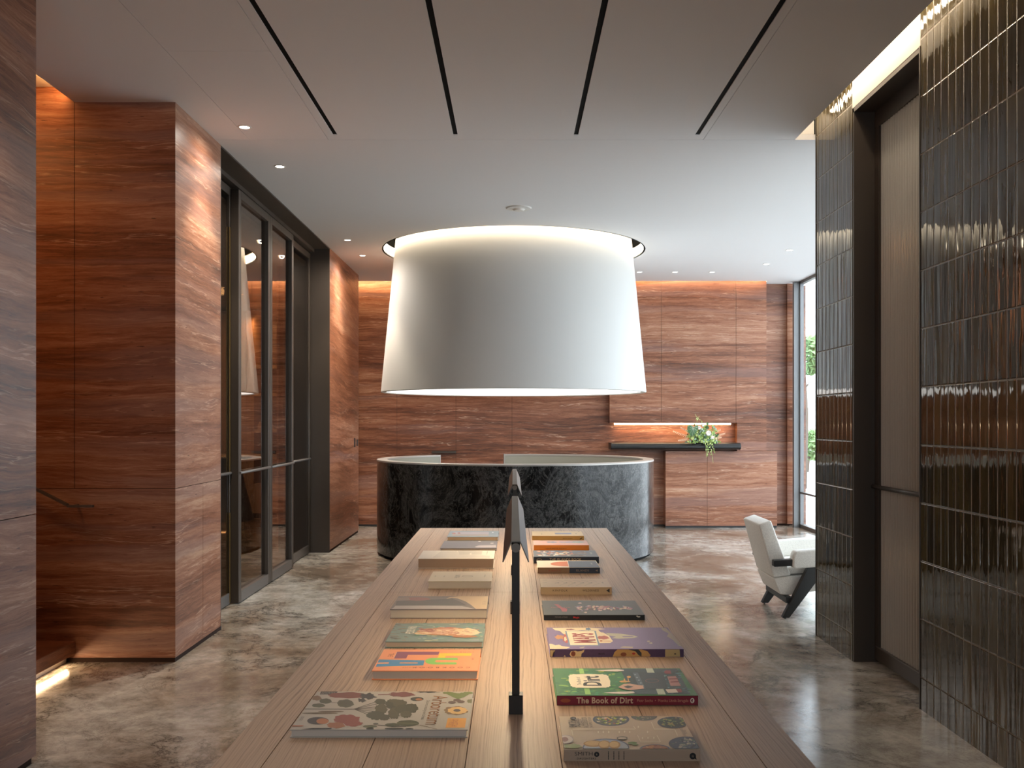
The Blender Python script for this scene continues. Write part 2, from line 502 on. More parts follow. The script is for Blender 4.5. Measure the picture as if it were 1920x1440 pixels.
class MB:
    def __init__(self):
        self.bm = bmesh.new()
        self.mi = 0

    def _tag(self, faces):
        for f in faces:
            f.material_index = self.mi

    def box(self, x0, x1, y0, y1, z0, z1, bev=0.0, seg=2, m=None):
        if m is not None:
            self.mi = m
        t = bmesh.new()
        bmesh.ops.create_cube(t, size=1.0)
        for v in t.verts:
            v.co = Vector(((x0 + x1) / 2 + v.co.x * (x1 - x0), (y0 + y1) / 2 + v.co.y * (y1 - y0), (z0 + z1) / 2 + v.co.z * (z1 - z0)))
        if bev:
            bmesh.ops.bevel(t, geom=list(t.edges), offset=bev, segments=seg, profile=0.5, affect='EDGES')
        self.merge(t)
        return self

    def merge(self, t, mat=None):
        vm = {}
        for v in t.verts:
            vm[v] = self.bm.verts.new(mat @ v.co if mat else v.co)
        for f in t.faces:
            try:
                nf = self.bm.faces.new([vm[v] for v in f.verts])
                nf.material_index = self.mi
                nf.smooth = f.smooth
            except ValueError:
                pass
        t.free()

    def poly(self, pts, m=None):
        if m is not None:
            self.mi = m
        vs_ = [self.bm.verts.new(p) for p in pts]
        f = self.bm.faces.new(vs_)
        f.material_index = self.mi
        return f

    def prism(self, pts2, axis, a0, a1, bev=0.0, seg=2, m=None):
        """extrude a 2D outline: axis 'Y' takes (x,z) points, 'Z' takes (x,y), 'X' takes (y,z)"""
        if m is not None:
            self.mi = m

        def mk(p, a):
            return {'Y': (p[0], a, p[1]), 'Z': (p[0], p[1], a), 'X': (a, p[0], p[1])}[axis]
        t = bmesh.new()
        A = [t.verts.new(mk(p, a0)) for p in pts2]
        B_ = [t.verts.new(mk(p, a1)) for p in pts2]
        n = len(pts2)
        t.faces.new(A)
        t.faces.new(B_[::-1])
        for i in range(n):
            t.faces.new([A[i], B_[i], B_[(i + 1) % n], A[(i + 1) % n]])
        bmesh.ops.recalc_face_normals(t, faces=list(t.faces))
        if bev:
            bmesh.ops.bevel(t, geom=list(t.edges), offset=bev, segments=seg, profile=0.5, affect='EDGES')
        self.merge(t)
        return self

    def tube(self, pts, r, n=10, cap=True, m=None, radii=None):
        if m is not None:
            self.mi = m
        pts = [Vector(p) for p in pts]
        rings = []
        for i, p in enumerate(pts):
            d = (pts[min(i + 1, len(pts) - 1)] - pts[max(i - 1, 0)]).normalized()
            up = Vector((0, 0, 1)) if abs(d.z) < 0.95 else Vector((1, 0, 0))
            a = d.cross(up).normalized()
            b = d.cross(a).normalized()
            rr = radii[i] if radii else r
            rings.append([self.bm.verts.new(p + a * math.cos(2 * PI * k / n) * rr + b * math.sin(2 * PI * k / n) * rr) for k in range(n)])
        for i in range(len(rings) - 1):
            for k in range(n):
                f = self.bm.faces.new([rings[i][k], rings[i][(k + 1) % n], rings[i + 1][(k + 1) % n], rings[i + 1][k]])
                f.material_index = self.mi
                f.smooth = True
        if cap:
            for rg in (rings[0], rings[-1]):
                f = self.bm.faces.new(rg)
                f.material_index = self.mi
        return self

    def lathe(self, prof, c, n=96, a0=0.0, a1=2 * PI, closed=False, smooth=True, m=None, caps=False):
        """profile of (r,z) swept about the vertical through c; closed: the profile is a loop"""
        if m is not None:
            self.mi = m
        full = abs(a1 - a0 - 2 * PI) < 1e-6
        cnt = n if full else n + 1
        rings = []
        for k in range(cnt):
            a = a0 + (a1 - a0) * k / n
            rings.append([self.bm.verts.new((c[0] + r * math.cos(a), c[1] + r * math.sin(a), z)) for r, z in prof])
        np_ = len(prof)
        for k in range(n):
            A, B_ = rings[k], rings[(k + 1) % cnt]
            for i in range(np_ if closed else np_ - 1):
                j = (i + 1) % np_
                f = self.bm.faces.new([A[i], A[j], B_[j], B_[i]])
                f.material_index = self.mi
                f.smooth = smooth
        if caps and not full and closed:
            for rg in (rings[0], rings[-1]):
                f = self.bm.faces.new(rg)
                f.material_index = self.mi
        return self

    def build(self, name, mats, parent=None, kind=None, smooth_angle=None):
        if not isinstance(mats, (list, tuple)):
            mats = [mats]
        bmesh.ops.recalc_face_normals(self.bm, faces=list(self.bm.faces))
        me = bpy.data.meshes.new(name)
        off = Vector((0, 0, 0))
        p = parent
        while p is not None:
            off += Vector(p.location)
            p = p.parent
        if off.length:
            for v in self.bm.verts:
                v.co -= off
        self.bm.to_mesh(me)
        self.bm.free()
        for m in mats:
            me.materials.append(m)
        if smooth_angle is not None:
            for p_ in me.polygons:
                p_.use_smooth = True
            me.set_sharp_from_angle(angle=R(smooth_angle))
        o = bpy.data.objects.new(name, me)
        COL.objects.link(o)
        if parent:
            o.parent = parent
        if kind:
            o['kind'] = kind
        return o


def empty(name, loc, label=None, cat=None, group=None, kind=None):
    o = bpy.data.objects.new(name, None)
    o.location = loc
    o.empty_display_size = 0.1
    COL.objects.link(o)
    return tag(o, label, cat, group, kind)


def tag(o, label=None, cat=None, group=None, kind=None):
    if label:
        o['label'] = label
    if cat:
        o['category'] = cat
    if group:
        o['group'] = group
    if kind:
        o['kind'] = kind
    return o


def G(px, py, z=0.0):
    """pixel of the 1920x1440 frame -> point on the horizontal plane at height z"""
    Y = F * (EYE - z) / (py - CY)
    return Vector(((px - CX) * Y / F, Y, z))


def V(px, py, Y):
    """pixel -> point on the vertical plane at depth Y"""
    return Vector(((px - CX) * Y / F, Y, EYE - (py - CY) * Y / F))


def slabs(mb, axis, pos, thick, us, zs, gap=0.004, bev=0.0015):
    """a wall face cut into slabs at the given positions along it; pos is the visible face, thick goes behind (sign)"""
    for i in range(len(us) - 1):
        for j in range(len(zs) - 1):
            u0, u1, z0, z1 = us[i] + gap / 2 * (i > 0), us[i + 1] - gap / 2 * (i < len(us) - 2), zs[j] + gap / 2 * (j > 0), zs[j + 1] - gap / 2 * (j < len(zs) - 2)
            a, b = sorted((pos, pos + thick))
            if axis == 'Y':
                mb.box(u0, u1, a, b, z0, z1, m=0)
            else:
                mb.box(a, b, u0, u1, z0, z1, m=0)


# ------------------------------------------------------------------ floor
MB().box(-7, 4.35, -3.2, 17.0, -0.1, 0.0).build('floor', FLOOR, kind='structure')

# ------------------------------------------------------------------ ceiling with lamp opening, dark air slots and joints
c = MB()
T = 0.04
JY = 6.99
g = 0.003
slotX = [-1.28, -0.417, 0.448, 1.318]
SW = 0.016
# front half between the coves
xs = [WL, -1.93, -1.353, slotX[0] - SW]
c.box(WL, -1.93 - g / 2, -3.2, 4.37, ZC, ZC + T)
c.box(-2.83, -1.93 - g / 2, 4.37, 6.17, ZC, ZC + T)
c.box(WL, -1.93 - g / 2, 6.17, JY - g / 2, ZC, ZC + T)
c.box(-1.93 + g / 2, -1.353 - g / 2, -3.2, 5.32 - g / 2, ZC, ZC + T)
c.box(-1.93 + g / 2, -1.353 - g / 2, 5.32 + g / 2, JY - g / 2, ZC, ZC + T)
c.box(-1.353 + g / 2, slotX[0] - SW, -3.2, JY - g / 2, ZC, ZC + T)
for i in range(3):
    c.box(slotX[i] + SW, slotX[i + 1] - SW, -3.2, JY - g / 2, ZC, ZC + T)
c.box(slotX[3] + SW, 1.385 - g / 2, -3.2, JY - g / 2, ZC, ZC + T)
c.box(1.385 + g / 2, 2.052, -3.2, JY - g / 2, ZC, ZC + T)
for s in slotX:
    c.box(s - SW, s + SW, 6.87, JY - g / 2, ZC, ZC + T)
# rear half round the lamp opening
HR = 1.562
S = 1.7
c.box(WL, -S, JY + g / 2, 14.0, ZC, ZC + T)
c.box(S, 4.30, JY + g / 2, 14.0, ZC, ZC + T)
c.box(3.71, 4.30, 14.0, 14.4, ZC, ZC + T)
c.box(-S, S, JY + g / 2, LAMP_Y - S, ZC, ZC + T)
c.box(-S, S, LAMP_Y + S, 14.0, ZC, ZC + T)
c.box(-3.1, WL, 13.46, 14.0, ZC, ZC + T)
n = 160


def sq(a):
    ca, sa = math.cos(a), math.sin(a)
    k = S / max(abs(ca), abs(sa))
    return ca * k, sa * k


for k in range(n):
    a, b = 2 * PI * k / n, 2 * PI * (k + 1) / n
    for z in (ZC, ZC + T):
        c.poly([(HR * math.cos(a), LAMP_Y + HR * math.sin(a), z), (HR * math.cos(b), LAMP_Y + HR * math.sin(b), z),
                (sq(b)[0], LAMP_Y + sq(b)[1], z), (sq(a)[0], LAMP_Y + sq(a)[1], z)])
bmesh.ops.remove_doubles(c.bm, verts=c.bm.verts, dist=0.00001)
c.build('ceiling', PAINT, kind='structure')
for sx_ in slotX:
    MB().box(sx_ - SW, sx_ + SW, -3.2, 6.87, ZC + 0.006, ZC + T).build('trim_6', BLACK, kind='structure')
# white upper lining of the coves and a dark slab above everything
u = MB()
u.box(2.052, 2.195, -3.2, JY, 3.97, 4.0)
u.box(-4.6, -2.83, 4.37, 6.17, 3.71, 3.75)
u.box(-2.83, -2.80, 4.37, 6.17, ZC + T, 3.71)
u.build('ceiling.001', PAINT_W, kind='structure')
u = MB()
u.box(2.02, 2.045, -3.2, JY, ZC + T, 3.97)
u.box(2.02, 2.195, JY, JY + 0.03, ZC + T, 3.97)
u.build('ceiling.002', PAINT_W, kind='structure')
MB().box(-7, 4.6, -3.4, 17, 4.12, 4.2).build('ceiling.003', BLACK, kind='structure')

# ------------------------------------------------------------------ left walls
ZTOP = 4.12
w = MB()
slabs(w, 'X', WL, -0.03, [-3.2, 0.6, 2.4, 4.37], [0.03, 1.13, ZC + 0.01])
w.box(-5, WL - 0.006, -3.2, 4.34, 0.0, ZTOP, m=1)
w.box(-5, WL - 0.032, 4.341, 4.37, 0.03, ZTOP, m=0)
w.build('wall_left', [STONE_SIDE, JOINT], kind='structure')
# corner block
w = MB()
slabs(w, 'Y', 6.17, 0.03, [-5.0, -2.83, WL], [1.122, 3.71])
slabs(w, 'Y', 6.17, 0.03, [-5.0, WL], [0.03, 1.118])
w2y = [6.17, 6.70, 7.13]
slabs(w, 'X', WL, -0.03, [6.201, 7.128], [1.122, ZC], gap=0.004)
slabs(w, 'X', WL, -0.03, [6.201, 6.72, 7.128], [0.03, 1.118], gap=0.004)
w.box(-5, WL - 0.004, 6.174, 7.128, 0.0, ZTOP, m=1)
w.build('wall_left.001', [STONE, JOINT], kind='structure')
MB().box(-5, WL - 0.02, 6.19, 7.12, 0, 0.03).box(-4.9, WL - 0.02, 6.185, 6.19, 0.0, 0.03).build('baseboard_left', BRONZE_L, kind='structure')
MB().box(WL - 0.004, WL, 7.122, 7.134, 0.0, ZC).box(WL - 0.004, WL + 0.003, 7.126, 7.134, 0.0, 0.03).build('trim_1', BRONZE_L, kind='structure')
# far left block beyond the glazed doors
w = MB()
slabs(w, 'X', WL, -0.03, [11.353, 13.439], [0.03, ZC])
w.box(-2.79, WL - 0.006, 11.36, 13.435, 0.0, ZTOP, m=1)
w.box(-2.79, WL, 13.44, 13.46, 0.03, ZC, m=0)
w.box(-2.81, -2.792, 11.36, 13.46, 0.0, ZC, m=0)
w.build('wall_left.002', [STONE_SIDE, JOINT], kind='structure')
# end of the near passage behind the camera and outer shells
MB().box(-2.3, 2.6, -3.4, -3.2, 0, 1.2).box(-2.3, 2.6, -3.4, -3.2, 2.6, ZTOP).box(-2.3, -1.0, -3.4, -3.2, 1.2, 2.6).box(1.0, 2.6, -3.4, -3.2, 1.2, 2.6).build('wall_front', CONC, kind='structure')  # opening added in this unseen wall to let in front fill
area('front_fill_portal', (0, -3.3, 1.9), (R(90), 0, 0), 2.0, 1.4, 1, (1, 1, 1), portal=True)
MB().box(-5.2, -5.0, 4.2, 7.2, 0, ZTOP).build('wall_left.003', STONE, kind='structure')

# ------------------------------------------------------------------ back wall: layered slabs, niche
bk = MB()
YA, YB, YCc, YD = 14.20, 14.07, 14.0, 14.32
kA = YA / F


def XA(px):
    return (px - CX) * YA / F


z112 = 1.12
# plane A (left part and behind the niche)
slabs(bk, 'Y', YA, 0.04, [-3.2, XA(744), XA(855), XA(960), XA(1250)], [0.03, z112, 1.93, ZTOP])
bk.box(XA(1250), 3.29, YA, YA + 0.04, 1.0, 1.6, m=0)
bk.box(-3.2, 3.60, YA + 0.005, YA + 0.1, 0.0, ZTOP, m=1)
XB = lambda px: (px - CX) * YB / F
# plane B: upper right slab group
slabs(bk, 'Y', YB, YA - YB, [XB(1143), XB(1240), XB(1380), XB(1437)], [1.534, ZTOP])
bk.box(XB(1382), XB(1437), YB, YA, z112 + 0.004, 1.530, m=0)
# niche side reveal and ceiling
XC = lambda px: (px - CX) * YCc / F
slabs(bk, 'Y', YCc, YA - YCc, [XC(1248), XC(1326), XC(1457)], [0.03, z112])
bk.build('wall_back', [STONE, JOINT], kind='structure')
bk = MB()
slabs(bk, 'Y', YD, 0.04, [3.70, 4.08], [0.03, z112, ZC + 0.02])
bk.box(4.08, 4.16, YD - 0.05, YD + 0.1, 0.03, ZC, m=0)
bk.box(3.60, 4.22, YD + 0.01, YD + 0.2, 0.0, ZTOP, m=1)
bk.box(4.26, 4.42, 14.48, 14.6, 0.0, ZC, m=0)
bk.build('wall_back.001', [STONE, JOINT], kind='structure')
MB().box(-3.2, 2.3, YA + 0.0, YA + 0.01, 0, 0.03).box(XC(1248), XC(1457), YCc + 0.02, YCc + 0.04, 0, 0.03).build('baseboard_back', DARKBOARD, kind='structure')
MB().box(XA(810), XA(855), YA - 0.03, YA + 0.0, 1.085, 1.117).build('shadow_strip', BRONZE, kind='structure')  # dark ledge standing in for a strip of shade under the joint

# floating shelf with lit niche above
sh = MB()
sx0, sx1 = 1.409, 3.29
sh.prism([(13.84, 1.20), (13.86, 1.235), (13.90, 1.245), (YA, 1.245), (YA, 1.15), (13.90, 1.143), (13.86, 1.155), (13.84, 1.175)], 'X', sx0, sx1, bev=0.004)
o = sh.build('wall_shelf', BLACKW)
tag(o, 'long black floating shelf with rounded front edge on the red stone back wall', 'shelf')
o = MB().box(XB(1152), XB(1371), 14.09, 14.12, 1.505, 1.531).build('led_strip', LED)
tag(o, 'glowing warm light line under the stone slab above the black shelf', 'light strip')
area('niche_light', (2.35, 14.11, 1.50), (0, 0, 0), 1.7, 0.04, 5, WARM)

# ------------------------------------------------------------------ right side: tiled walls, reeded door, window
t = MB()
t.box(WR, WR + 0.2, -3.2, 5.165, 0.0, ZTOP)
t.build('wall_right', TILE, kind='structure')
t = MB()
t.box(WR, WR + 0.2, 6.205, 6.94, 0.0, ZTOP)
t.build('wall_right.001', TILE, kind='structure')
t = MB()
t.box(WR, WR + 0.06, 5.167, 6.203, 3.578, ZTOP)
t.build('wall_right.002', PAINT_W, kind='structure')
t = MB()
t.box(WR - 0.004, WR + 0.13, 5.163, 5.175, 0, 3.578)
t.box(WR - 0.004, WR + 0.2, 6.94, 6.952, 0, ZC + 0.3)
t.build('trim_3', BRONZE, kind='structure')
MB().box(WR + 0.2, 4.4, 6.80, 6.95, 0, ZTOP).build('wall_right.003', PAINT_W, kind='structure')
MB().box(3.6, 3.66, 3.5, 6.9, 0, ZTOP).box(WR + 0.2, 3.6, 3.5, 3.56, 0, ZTOP).build('wall_right.004', CONC, kind='structure')

d = empty('door_2', (WR + 0.13, 5.7, 0), kind='structure')
f = MB()
f.box(WR + 0.002, WR + 0.2, 6.18, 6.203, 0, 3.578)                 # far jamb reveal
f.box(WR + 0.002, WR + 0.2, 5.17, 6.2, 3.55, 3.578)                # head
f.build('door_frame', BRONZE, d)
f = MB()
XDR = WR + 0.135
f.box(XDR, XDR + 0.05, 6.11, 6.18, 0.02, 3.55)
f.box(XDR, XDR + 0.05, 4.6, 5.2, 0.02, 3.55)
f.box(XDR, XDR + 0.05, 5.2, 6.11, 0.02, 0.105)
f.box(XDR, XDR + 0.05, 5.2, 6.11, 3.44, 3.55)
f.box(XDR - 0.004, XDR + 0.04, 5.17, 6.15, 0.105, 0.112, m=1)
f.build('leaf_frame', [BRONZE, BRONZE_L], d)
f = MB()
f.tube([(XDR - 0.012, 5.1, 1.134), (XDR - 0.012, 6.17, 1.134)], 0.014, 10)
f.build('push_bar', BRONZE, d)
f = MB()
# reeded pane: real convex ribs
ribs = 26
y0, y1 = 5.12, 6.11
rw = (y1 - y0) / ribs
pr = []
for i in range(ribs):
    for k in range(6):
        a = k / 6
        pr.append((XDR + 0.018 - 0.010 * math.sin(PI * a), y0 + (i + a) * rw))
pr.append((XDR + 0.016, y1))
pr += [(XDR + 0.03, y1), (XDR + 0.03, y0)]
f.prism(pr, 'Z', 0.105, 3.44)
f.build('reeded_glass_pane', REED, d)
area('pane_backlight', (3.1, 5.4, 3.3), (0, R(25), 0), 0.4, 0.8, 12, (1.0, 0.88, 0.72))  # unseen lamp added behind the pane to lighten the reeded glass

# window wall on the right, far end
XW = 4.22
wd = empty('window_1', (XW, 10.6, 0), kind='structure')
f = MB()
for y in (6.97, 8.75, 10.53, 12.31):
    f.box(XW - 0.03, XW + 0.05, y, y + 0.05, 0, ZC)
f.box(XW - 0.02, XW + 0.06, 6.97, 14.1, 0, 0.05)
f.box(XW - 0.02, XW + 0.05, 6.97, 14.1, 3.57, ZC)
f.box(XW - 0.02, XW + 0.03, 6.97, 14.1, 0.50, 0.525)
f.box(XW - 0.10, XW - 0.02, 14.06, 14.14, 0, ZC, m=1)
f.box(XW - 0.02, XW + 0.03, 14.02, 14.14, 0, ZC, m=1)
f.build('window_frame', [BRONZE_L, GREYMETAL], wd)
MB().box(XW, XW + 0.012, 6.99, 14.05, 0.05, 3.57).build('pane', GLASS, wd)

# ------------------------------------------------------------------ outdoors beyond the window
o = MB().box(4.35, 40, -5, 60, -0.12, -0.02).build('ground', plain('pale_paving', (0.55, 0.54, 0.52), 0.8), kind='structure')


def tree(loc, h, r, label, seed):
    random.seed(seed)
    root = empty('tree', loc, label, 'tree')
    x, y, z = loc
    tr = MB()
    tr.tube([(x, y, z), (x + 0.05, y, z + h * 0.4), (x, y + 0.1, z + h * 0.75)], 0.1, 10, radii=[0.05, 0.04, 0.02])
    for k in range(7):
        a = random.uniform(0, 2 * PI)
        zz = z + h * random.uniform(0.4, 0.7)
        tr.tube([(x, y, zz), (x + math.cos(a) * r * 0.6, y + math.sin(a) * r * 0.6, zz + r * 0.6)], 0.03, 6, radii=[0.014, 0.006])
    tr.build('trunk', plain('bark%d' % seed, (0.16, 0.12, 0.09), 0.9), root)
    lf = MB()
    for k in range(900):
        v = Vector((random.gauss(0, 1), random.gauss(0, 1), random.gauss(0, 1))).normalized() * r * random.uniform(0.4, 1) ** 0.5
        p = Vector((x + r * 0.35, y, z + h * 0.72)) + Vector((v.x, v.y, v.z * 1.1))
        s = random.uniform(0.06, 0.13)
        A = Vector((random.gauss(0, 1), random.gauss(0, 1), random.gauss(0, 1))).normalized()
        B_ = A.orthogonal().normalized()
        lf.poly([p - A * s, p + B_ * s * 0.45, p + A * s, p - B_ * s * 0.45])
    lf.build('foliage', plain('tree_leaf%d' % seed, (0.26, 0.42, 0.18), 0.7), root)


tree((6.84, 22.5, -0.02), 4.35, 0.42, 'green leafy tree outside beyond the narrow strip of window', 3)
tree((9.2, 30.0, -0.02), 1.2, 0.45, 'lower bushy green tree farther away outside the window', 5)

# ------------------------------------------------------------------ left glazed doors and the room behind them
XD = -2.335
m_ = MB()
m_.box(-2.46, WL, 7.134, 11.34, ZC - 0.012, ZC + T)                 # soffit
m_.box(-2.46, WL, 11.34, 11.352, 0, ZC)                              # far jamb reveal
m_.box(-2.46, WL - 0.001, 7.128, 7.136, 0, ZC)
m_.box(-2.46, -2.36, 7.134, 11.34, ZC - 0.05, ZC - 0.012)
m_.build('trim_4', BRONZE, kind='structure')
dd = empty('door_1', (XD, 9.2, 0), kind='structure')


def leaf(parent, name, xf, ya, yb, ztop, rail_b=0.10, st=0.075, th=0.07, near_st=None, mats=None):
    """xf is the room-side face; thickness goes to -X"""
    near = near_st or st
    f = MB()
    f.box(xf - th, xf, ya, ya + near, 0.01, ztop, bev=0.003, seg=1, m=0)
    f.box(xf - th, xf, yb - st, yb, 0.01, ztop, bev=0.003, seg=1, m=0)
    f.box(xf - th, xf, ya + near, yb - st, 0.01, rail_b, m=1)
    f.box(xf - th, xf, ya + near, yb - st, ztop - 0.07, ztop, m=0)
    o = f.build('leaf_frame', mats or [BRONZE, BRONZE_L], parent)
    MB().box(xf - th * 0.6, xf - th * 0.6 + 0.008, ya + near, yb - st, rail_b, ztop - 0.07).build('pane', GLASS_BR, o)
    f = MB()
    f.tube([(xf + 0.004, ya + 0.01, 1.115), (xf + 0.004, yb - 0.02, 1.115)], 0.013, 8)
    f.build('push_bar', BRONZE_L, o)
    return o


leaf(dd, 'leaf', XD, 8.135, 9.19, 3.53)
leaf(dd, 'leaf', XD, 9.195, 10.16, 3.53)
leaf(dd, 'leaf', -2.405, 7.14, 8.18, 3.54, th=0.03)
leaf(dd, 'leaf', -2.405, 10.10, 11.33, 3.54, th=0.03)
f = MB()
f.box(-2.408, -2.402, 8.10, 8.128, 0.02, 0.78)
f.box(-2.408, -2.402, 8.10, 8.128, 1.10, 3.2)
f.build('brass_seal', BRASS, dd)

# the room behind: back wall, joinery, shelving, table
MB().box(-6.5, -2.9, 15.95, 16.05, 0, ZTOP).box(-6.6, -6.5, 7.1, 16.0, 0, ZTOP, m=1).box(-3.3, -3.2, 14.1, 16.0, 0, ZTOP, m=0).build('wall_left.004', [STONE, CONC], kind='structure')
MB().box(-6.5, -2.46, 7.13, 16.0, 3.40, 3.45).build('ceiling.004', plain('interior_ceiling', (0.30, 0.27, 0.25), 0.8), kind='structure')
YS = 15.4


def XS(px):
    return (px - CX) * YS / F


cab = empty('shelving_unit', (XS(500), YS + 0.25, 0), 'tan wooden shelving cabinet with lit open shelves seen through the glazed doors', 'cabinet')
q = MB()
q.box(XS(400), XS(526), YS, YS + 0.5, 0.08, 0.55)
q.box(XS(515), XS(526), YS + 0.02, YS + 0.5, 0.55, 0.68)
q.box(XS(400) + 0.05, XS(526) - 0.05, YS + 0.05, YS + 0.5, 0.0, 0.08, m=1)
q.build('base_cabinet', [WARDROBE, BLACK], cab)
MB().box(XS(476), XS(526), YS + 0.44, YS + 0.5, 0.55, 3.3).build('back_panel', plain('dark_back_panel', (0.07, 0.04, 0.03), 0.6), cab)
for z in (2.43, 1.985, 1.40, 0.965):
    MB().box(XS(476), XS(525), YS + 0.02, YS + 0.46, z - 0.02, z + 0.03).build('shelf', SHELFWOOD, cab)
o = MB()
o.box(XS(400), XS(461) - 0.003, YS + 0.02, YS + 0.5, 0.552, 3.3)
o.box(XS(461) + 0.003, XS(476) - 0.004, YS + 0.02, YS + 0.5, 0.552, 3.3)
o = o.build('wardrobe', WARDROBE)
tag(o, 'tall plain tan joinery panel left of the open shelves behind the glazed doors', 'wardrobe')
o = MB().lathe([(0.001, 1.60), (0.05, 1.59), (0.095, 1.555), (0.12, 1.50), (0.125, 1.43), (0.001, 1.43)], (XS(476) + 0.135, YS + 0.2), 32).build('dome_ornament', SHELFWOOD)
tag(o, 'rounded tan dome standing on a shelf behind the glazed doors', 'ornament')
tb = empty('round_table', (-4.12, 13.9, 0), 'dark conical pedestal table glowing underneath behind the glazed doors', 'table')
MB().lathe([(0.001, 1.04), (0.66, 1.04), (0.67, 1.055), (0.66, 1.07), (0.001, 1.07)], (-4.12, 13.9), 48).build('tabletop', plain('pale_tabletop', (0.34, 0.27, 0.20), 0.35), tb)
MB().lathe([(0.001, 1.04), (0.12, 1.04), (0.34, 0.14), (0.33, 0.12), (0.001, 0.12)], (-4.12, 13.9), 48).build('pedestal', plain('dark_pedestal', (0.03, 0.02, 0.015), 0.5), tb)
MB().lathe([(0.001, 0.12), (0.2, 0.12), (0.2, 0.0), (0.001, 0.0)], (-4.12, 13.9), 32).build('foot', SHELFWOOD, tb)
spot('pedestal_glow', (-4.0, 13.45, 0.11), 12, WARM, 150, 1, 0.03)
area('interior_light', (-4.2, 13.2, 3.35), (0, 0, 0), 0.8, 0.8, 40, WARM)
area('shelf_light', (XS(500), YS - 0.1, 3.2), (R(20), 0, 0), 0.4, 0.05, 14, WARM)

# ------------------------------------------------------------------ alcove: stone steps and handrail
st = empty('stair', (-3.0, 5.3, 0), 'red stone steps rising left with light glowing under the first tread', 'stairs')
for i in range(4):
    x1 = -2.82 - 0.3 * i
    MB().box(-4.9, x1, 4.38, 6.165, 0.055 + 0.16 * i - (0.0 if i == 0 else 0.02), 0.14 + 0.16 * i, bev=0.003, seg=1).build('tread', STONE, st)
MB().box(-4.9, -2.88, 4.38, 6.165, 0.0, 0.055).build('base', PAINT_W, st)
hr = empty('handrail', (-2.9, 6.10, 1.0), 'thin dark bronze handrail bent at its end on the stone wall over the steps', 'handrail')
f = MB()
pts = [V(40, 903, 6.09), V(127, 947, 6.09), V(175, 949, 6.09)]
f.box(pts[1].x, pts[2].x, 6.075, 6.105, pts[2].z - 0.008, pts[2].z + 0.008, bev=0.002)
a, b = pts[0], pts[1]
a = a + (a - b) * 3
f.prism([(a.x, a.z - 0.008), (b.x, b.z - 0.008), (b.x, b.z + 0.008), (a.x, a.z + 0.008)], 'Y', 6.075, 6.105)
f.build('rail', BRONZE_L, hr)
f = MB()
f.box(pts[1].x + 0.02, pts[1].x + 0.035, 6.10, 6.17, pts[2].z - 0.006, pts[2].z + 0.006)
f.build('bracket', BRONZE_L, hr)
f = MB()
f.box(pts[1].x - 0.5, pts[1].x - 0.485, 6.10, 6.17, pts[2].z + 0.24, pts[2].z + 0.252)
f.build('bracket', BRONZE_L, hr)

# switch plates on the far left wall
for k, (y, z, lbl) in enumerate(((13.12, 1.265, 'slim dark switch plate on the stone wall, farther from the corner'),
                                 (13.33, 1.26, 'small dark switch plate on the stone wall nearest its far corner'))):
    r = empty('wall_switch', (WL, y, z), lbl, 'switch', 'switch plates on the far left wall')
    hh = 0.062 if k == 0 else 0.045
    MB().box(WL, WL + 0.008, y - 0.035, y + 0.035, z - hh, z + hh, bev=0.002, seg=1).build('plate', BLACKW, r)
    MB().box(WL + 0.008, WL + 0.012, y - 0.015, y + 0.015, z - 0.02, z + 0.02).build('button', BRONZE_L, r)

# ------------------------------------------------------------------ reception desk
dk = empty('reception_desk', (0.02, LY, 0), 'round reception desk clad in dark swirled marble beneath the giant shade', 'desk')
RO, RI, DH = 1.66, 1.54, 1.108
cxd = 0.02
# gap at the back between X=-0.985 and X=-0.12
aR = math.acos((-0.12 - cxd) / RI)
aL = math.acos((-0.985 - cxd) / RI)
A0, A1 = aL - 2 * PI, aR          # sweep round the front, leaving aR..aL open
f = MB()
f.lathe([(RO, 0.035), (RO, DH - 0.02), (RO - 0.02, DH - 0.02), (RO - 0.02, 0.035)], (cxd, LY), 180, A0, A1, closed=True, caps=True)
f.build('marble_cladding', DESK, dk, smooth_angle=40)
f = MB()
f.lathe([(RO - 0.02, 0.036), (RO - 0.02, DH - 0.02), (RI, DH - 0.02), (RI, 0.036)], (cxd, LY), 180, A0, A1, closed=True, caps=True)
f.build('inner_lining', DESK_IN, dk, smooth_angle=40)
f = MB()
f.lathe([(RO + 0.002, DH - 0.02), (RO + 0.002, DH - 0.004), (RO - 0.002, DH), (RI + 0.002, DH), (RI - 0.004, DH - 0.004), (RI - 0.004, DH - 0.02)], (cxd, LY), 180, A0, A1, closed=True, caps=True)
f.build('rim', RIM, dk, smooth_angle=40)
for aa in (A0, A1):
    f = MB()
    ca, sa = math.cos(aa), math.sin(aa)
    ta = Vector((-sa, ca, 0)) * (0.012 if aa == A1 else -0.012)
    p0 = Vector((cxd + (RI - 0.004) * ca, LY + (RI - 0.004) * sa, 0))
    p1 = Vector((cxd + (RO + 0.002) * ca, LY + (RO + 0.002) * sa, 0))
    f.prism([(p0.x, p0.y), (p1.x, p1.y), (p1.x + ta.x, p1.y + ta.y), (p0.x + ta.x, p0.y + ta.y)], 'Z', 0.0, DH)
    f.build('end_trim', RIM, dk)
f = MB()
f.lathe([(RO - 0.035, 0.0), (RO - 0.035, 0.035), (RI + 0.01, 0.035), (RI + 0.01, 0.0)], (cxd, LY), 120, A0, A1, closed=True, caps=True)
f.build('plinth', BLACK, dk)
f = MB()
f.lathe([(RI - 0.003, 0.72), (RI - 0.003, 0.75), (RI - 0.55, 0.75), (RI - 0.55, 0.72)], (cxd, LY), 120, -PI * 0.95, -PI * 0.05, closed=True, caps=True)
f.build('worktop', DESK_IN, dk, smooth_angle=40)

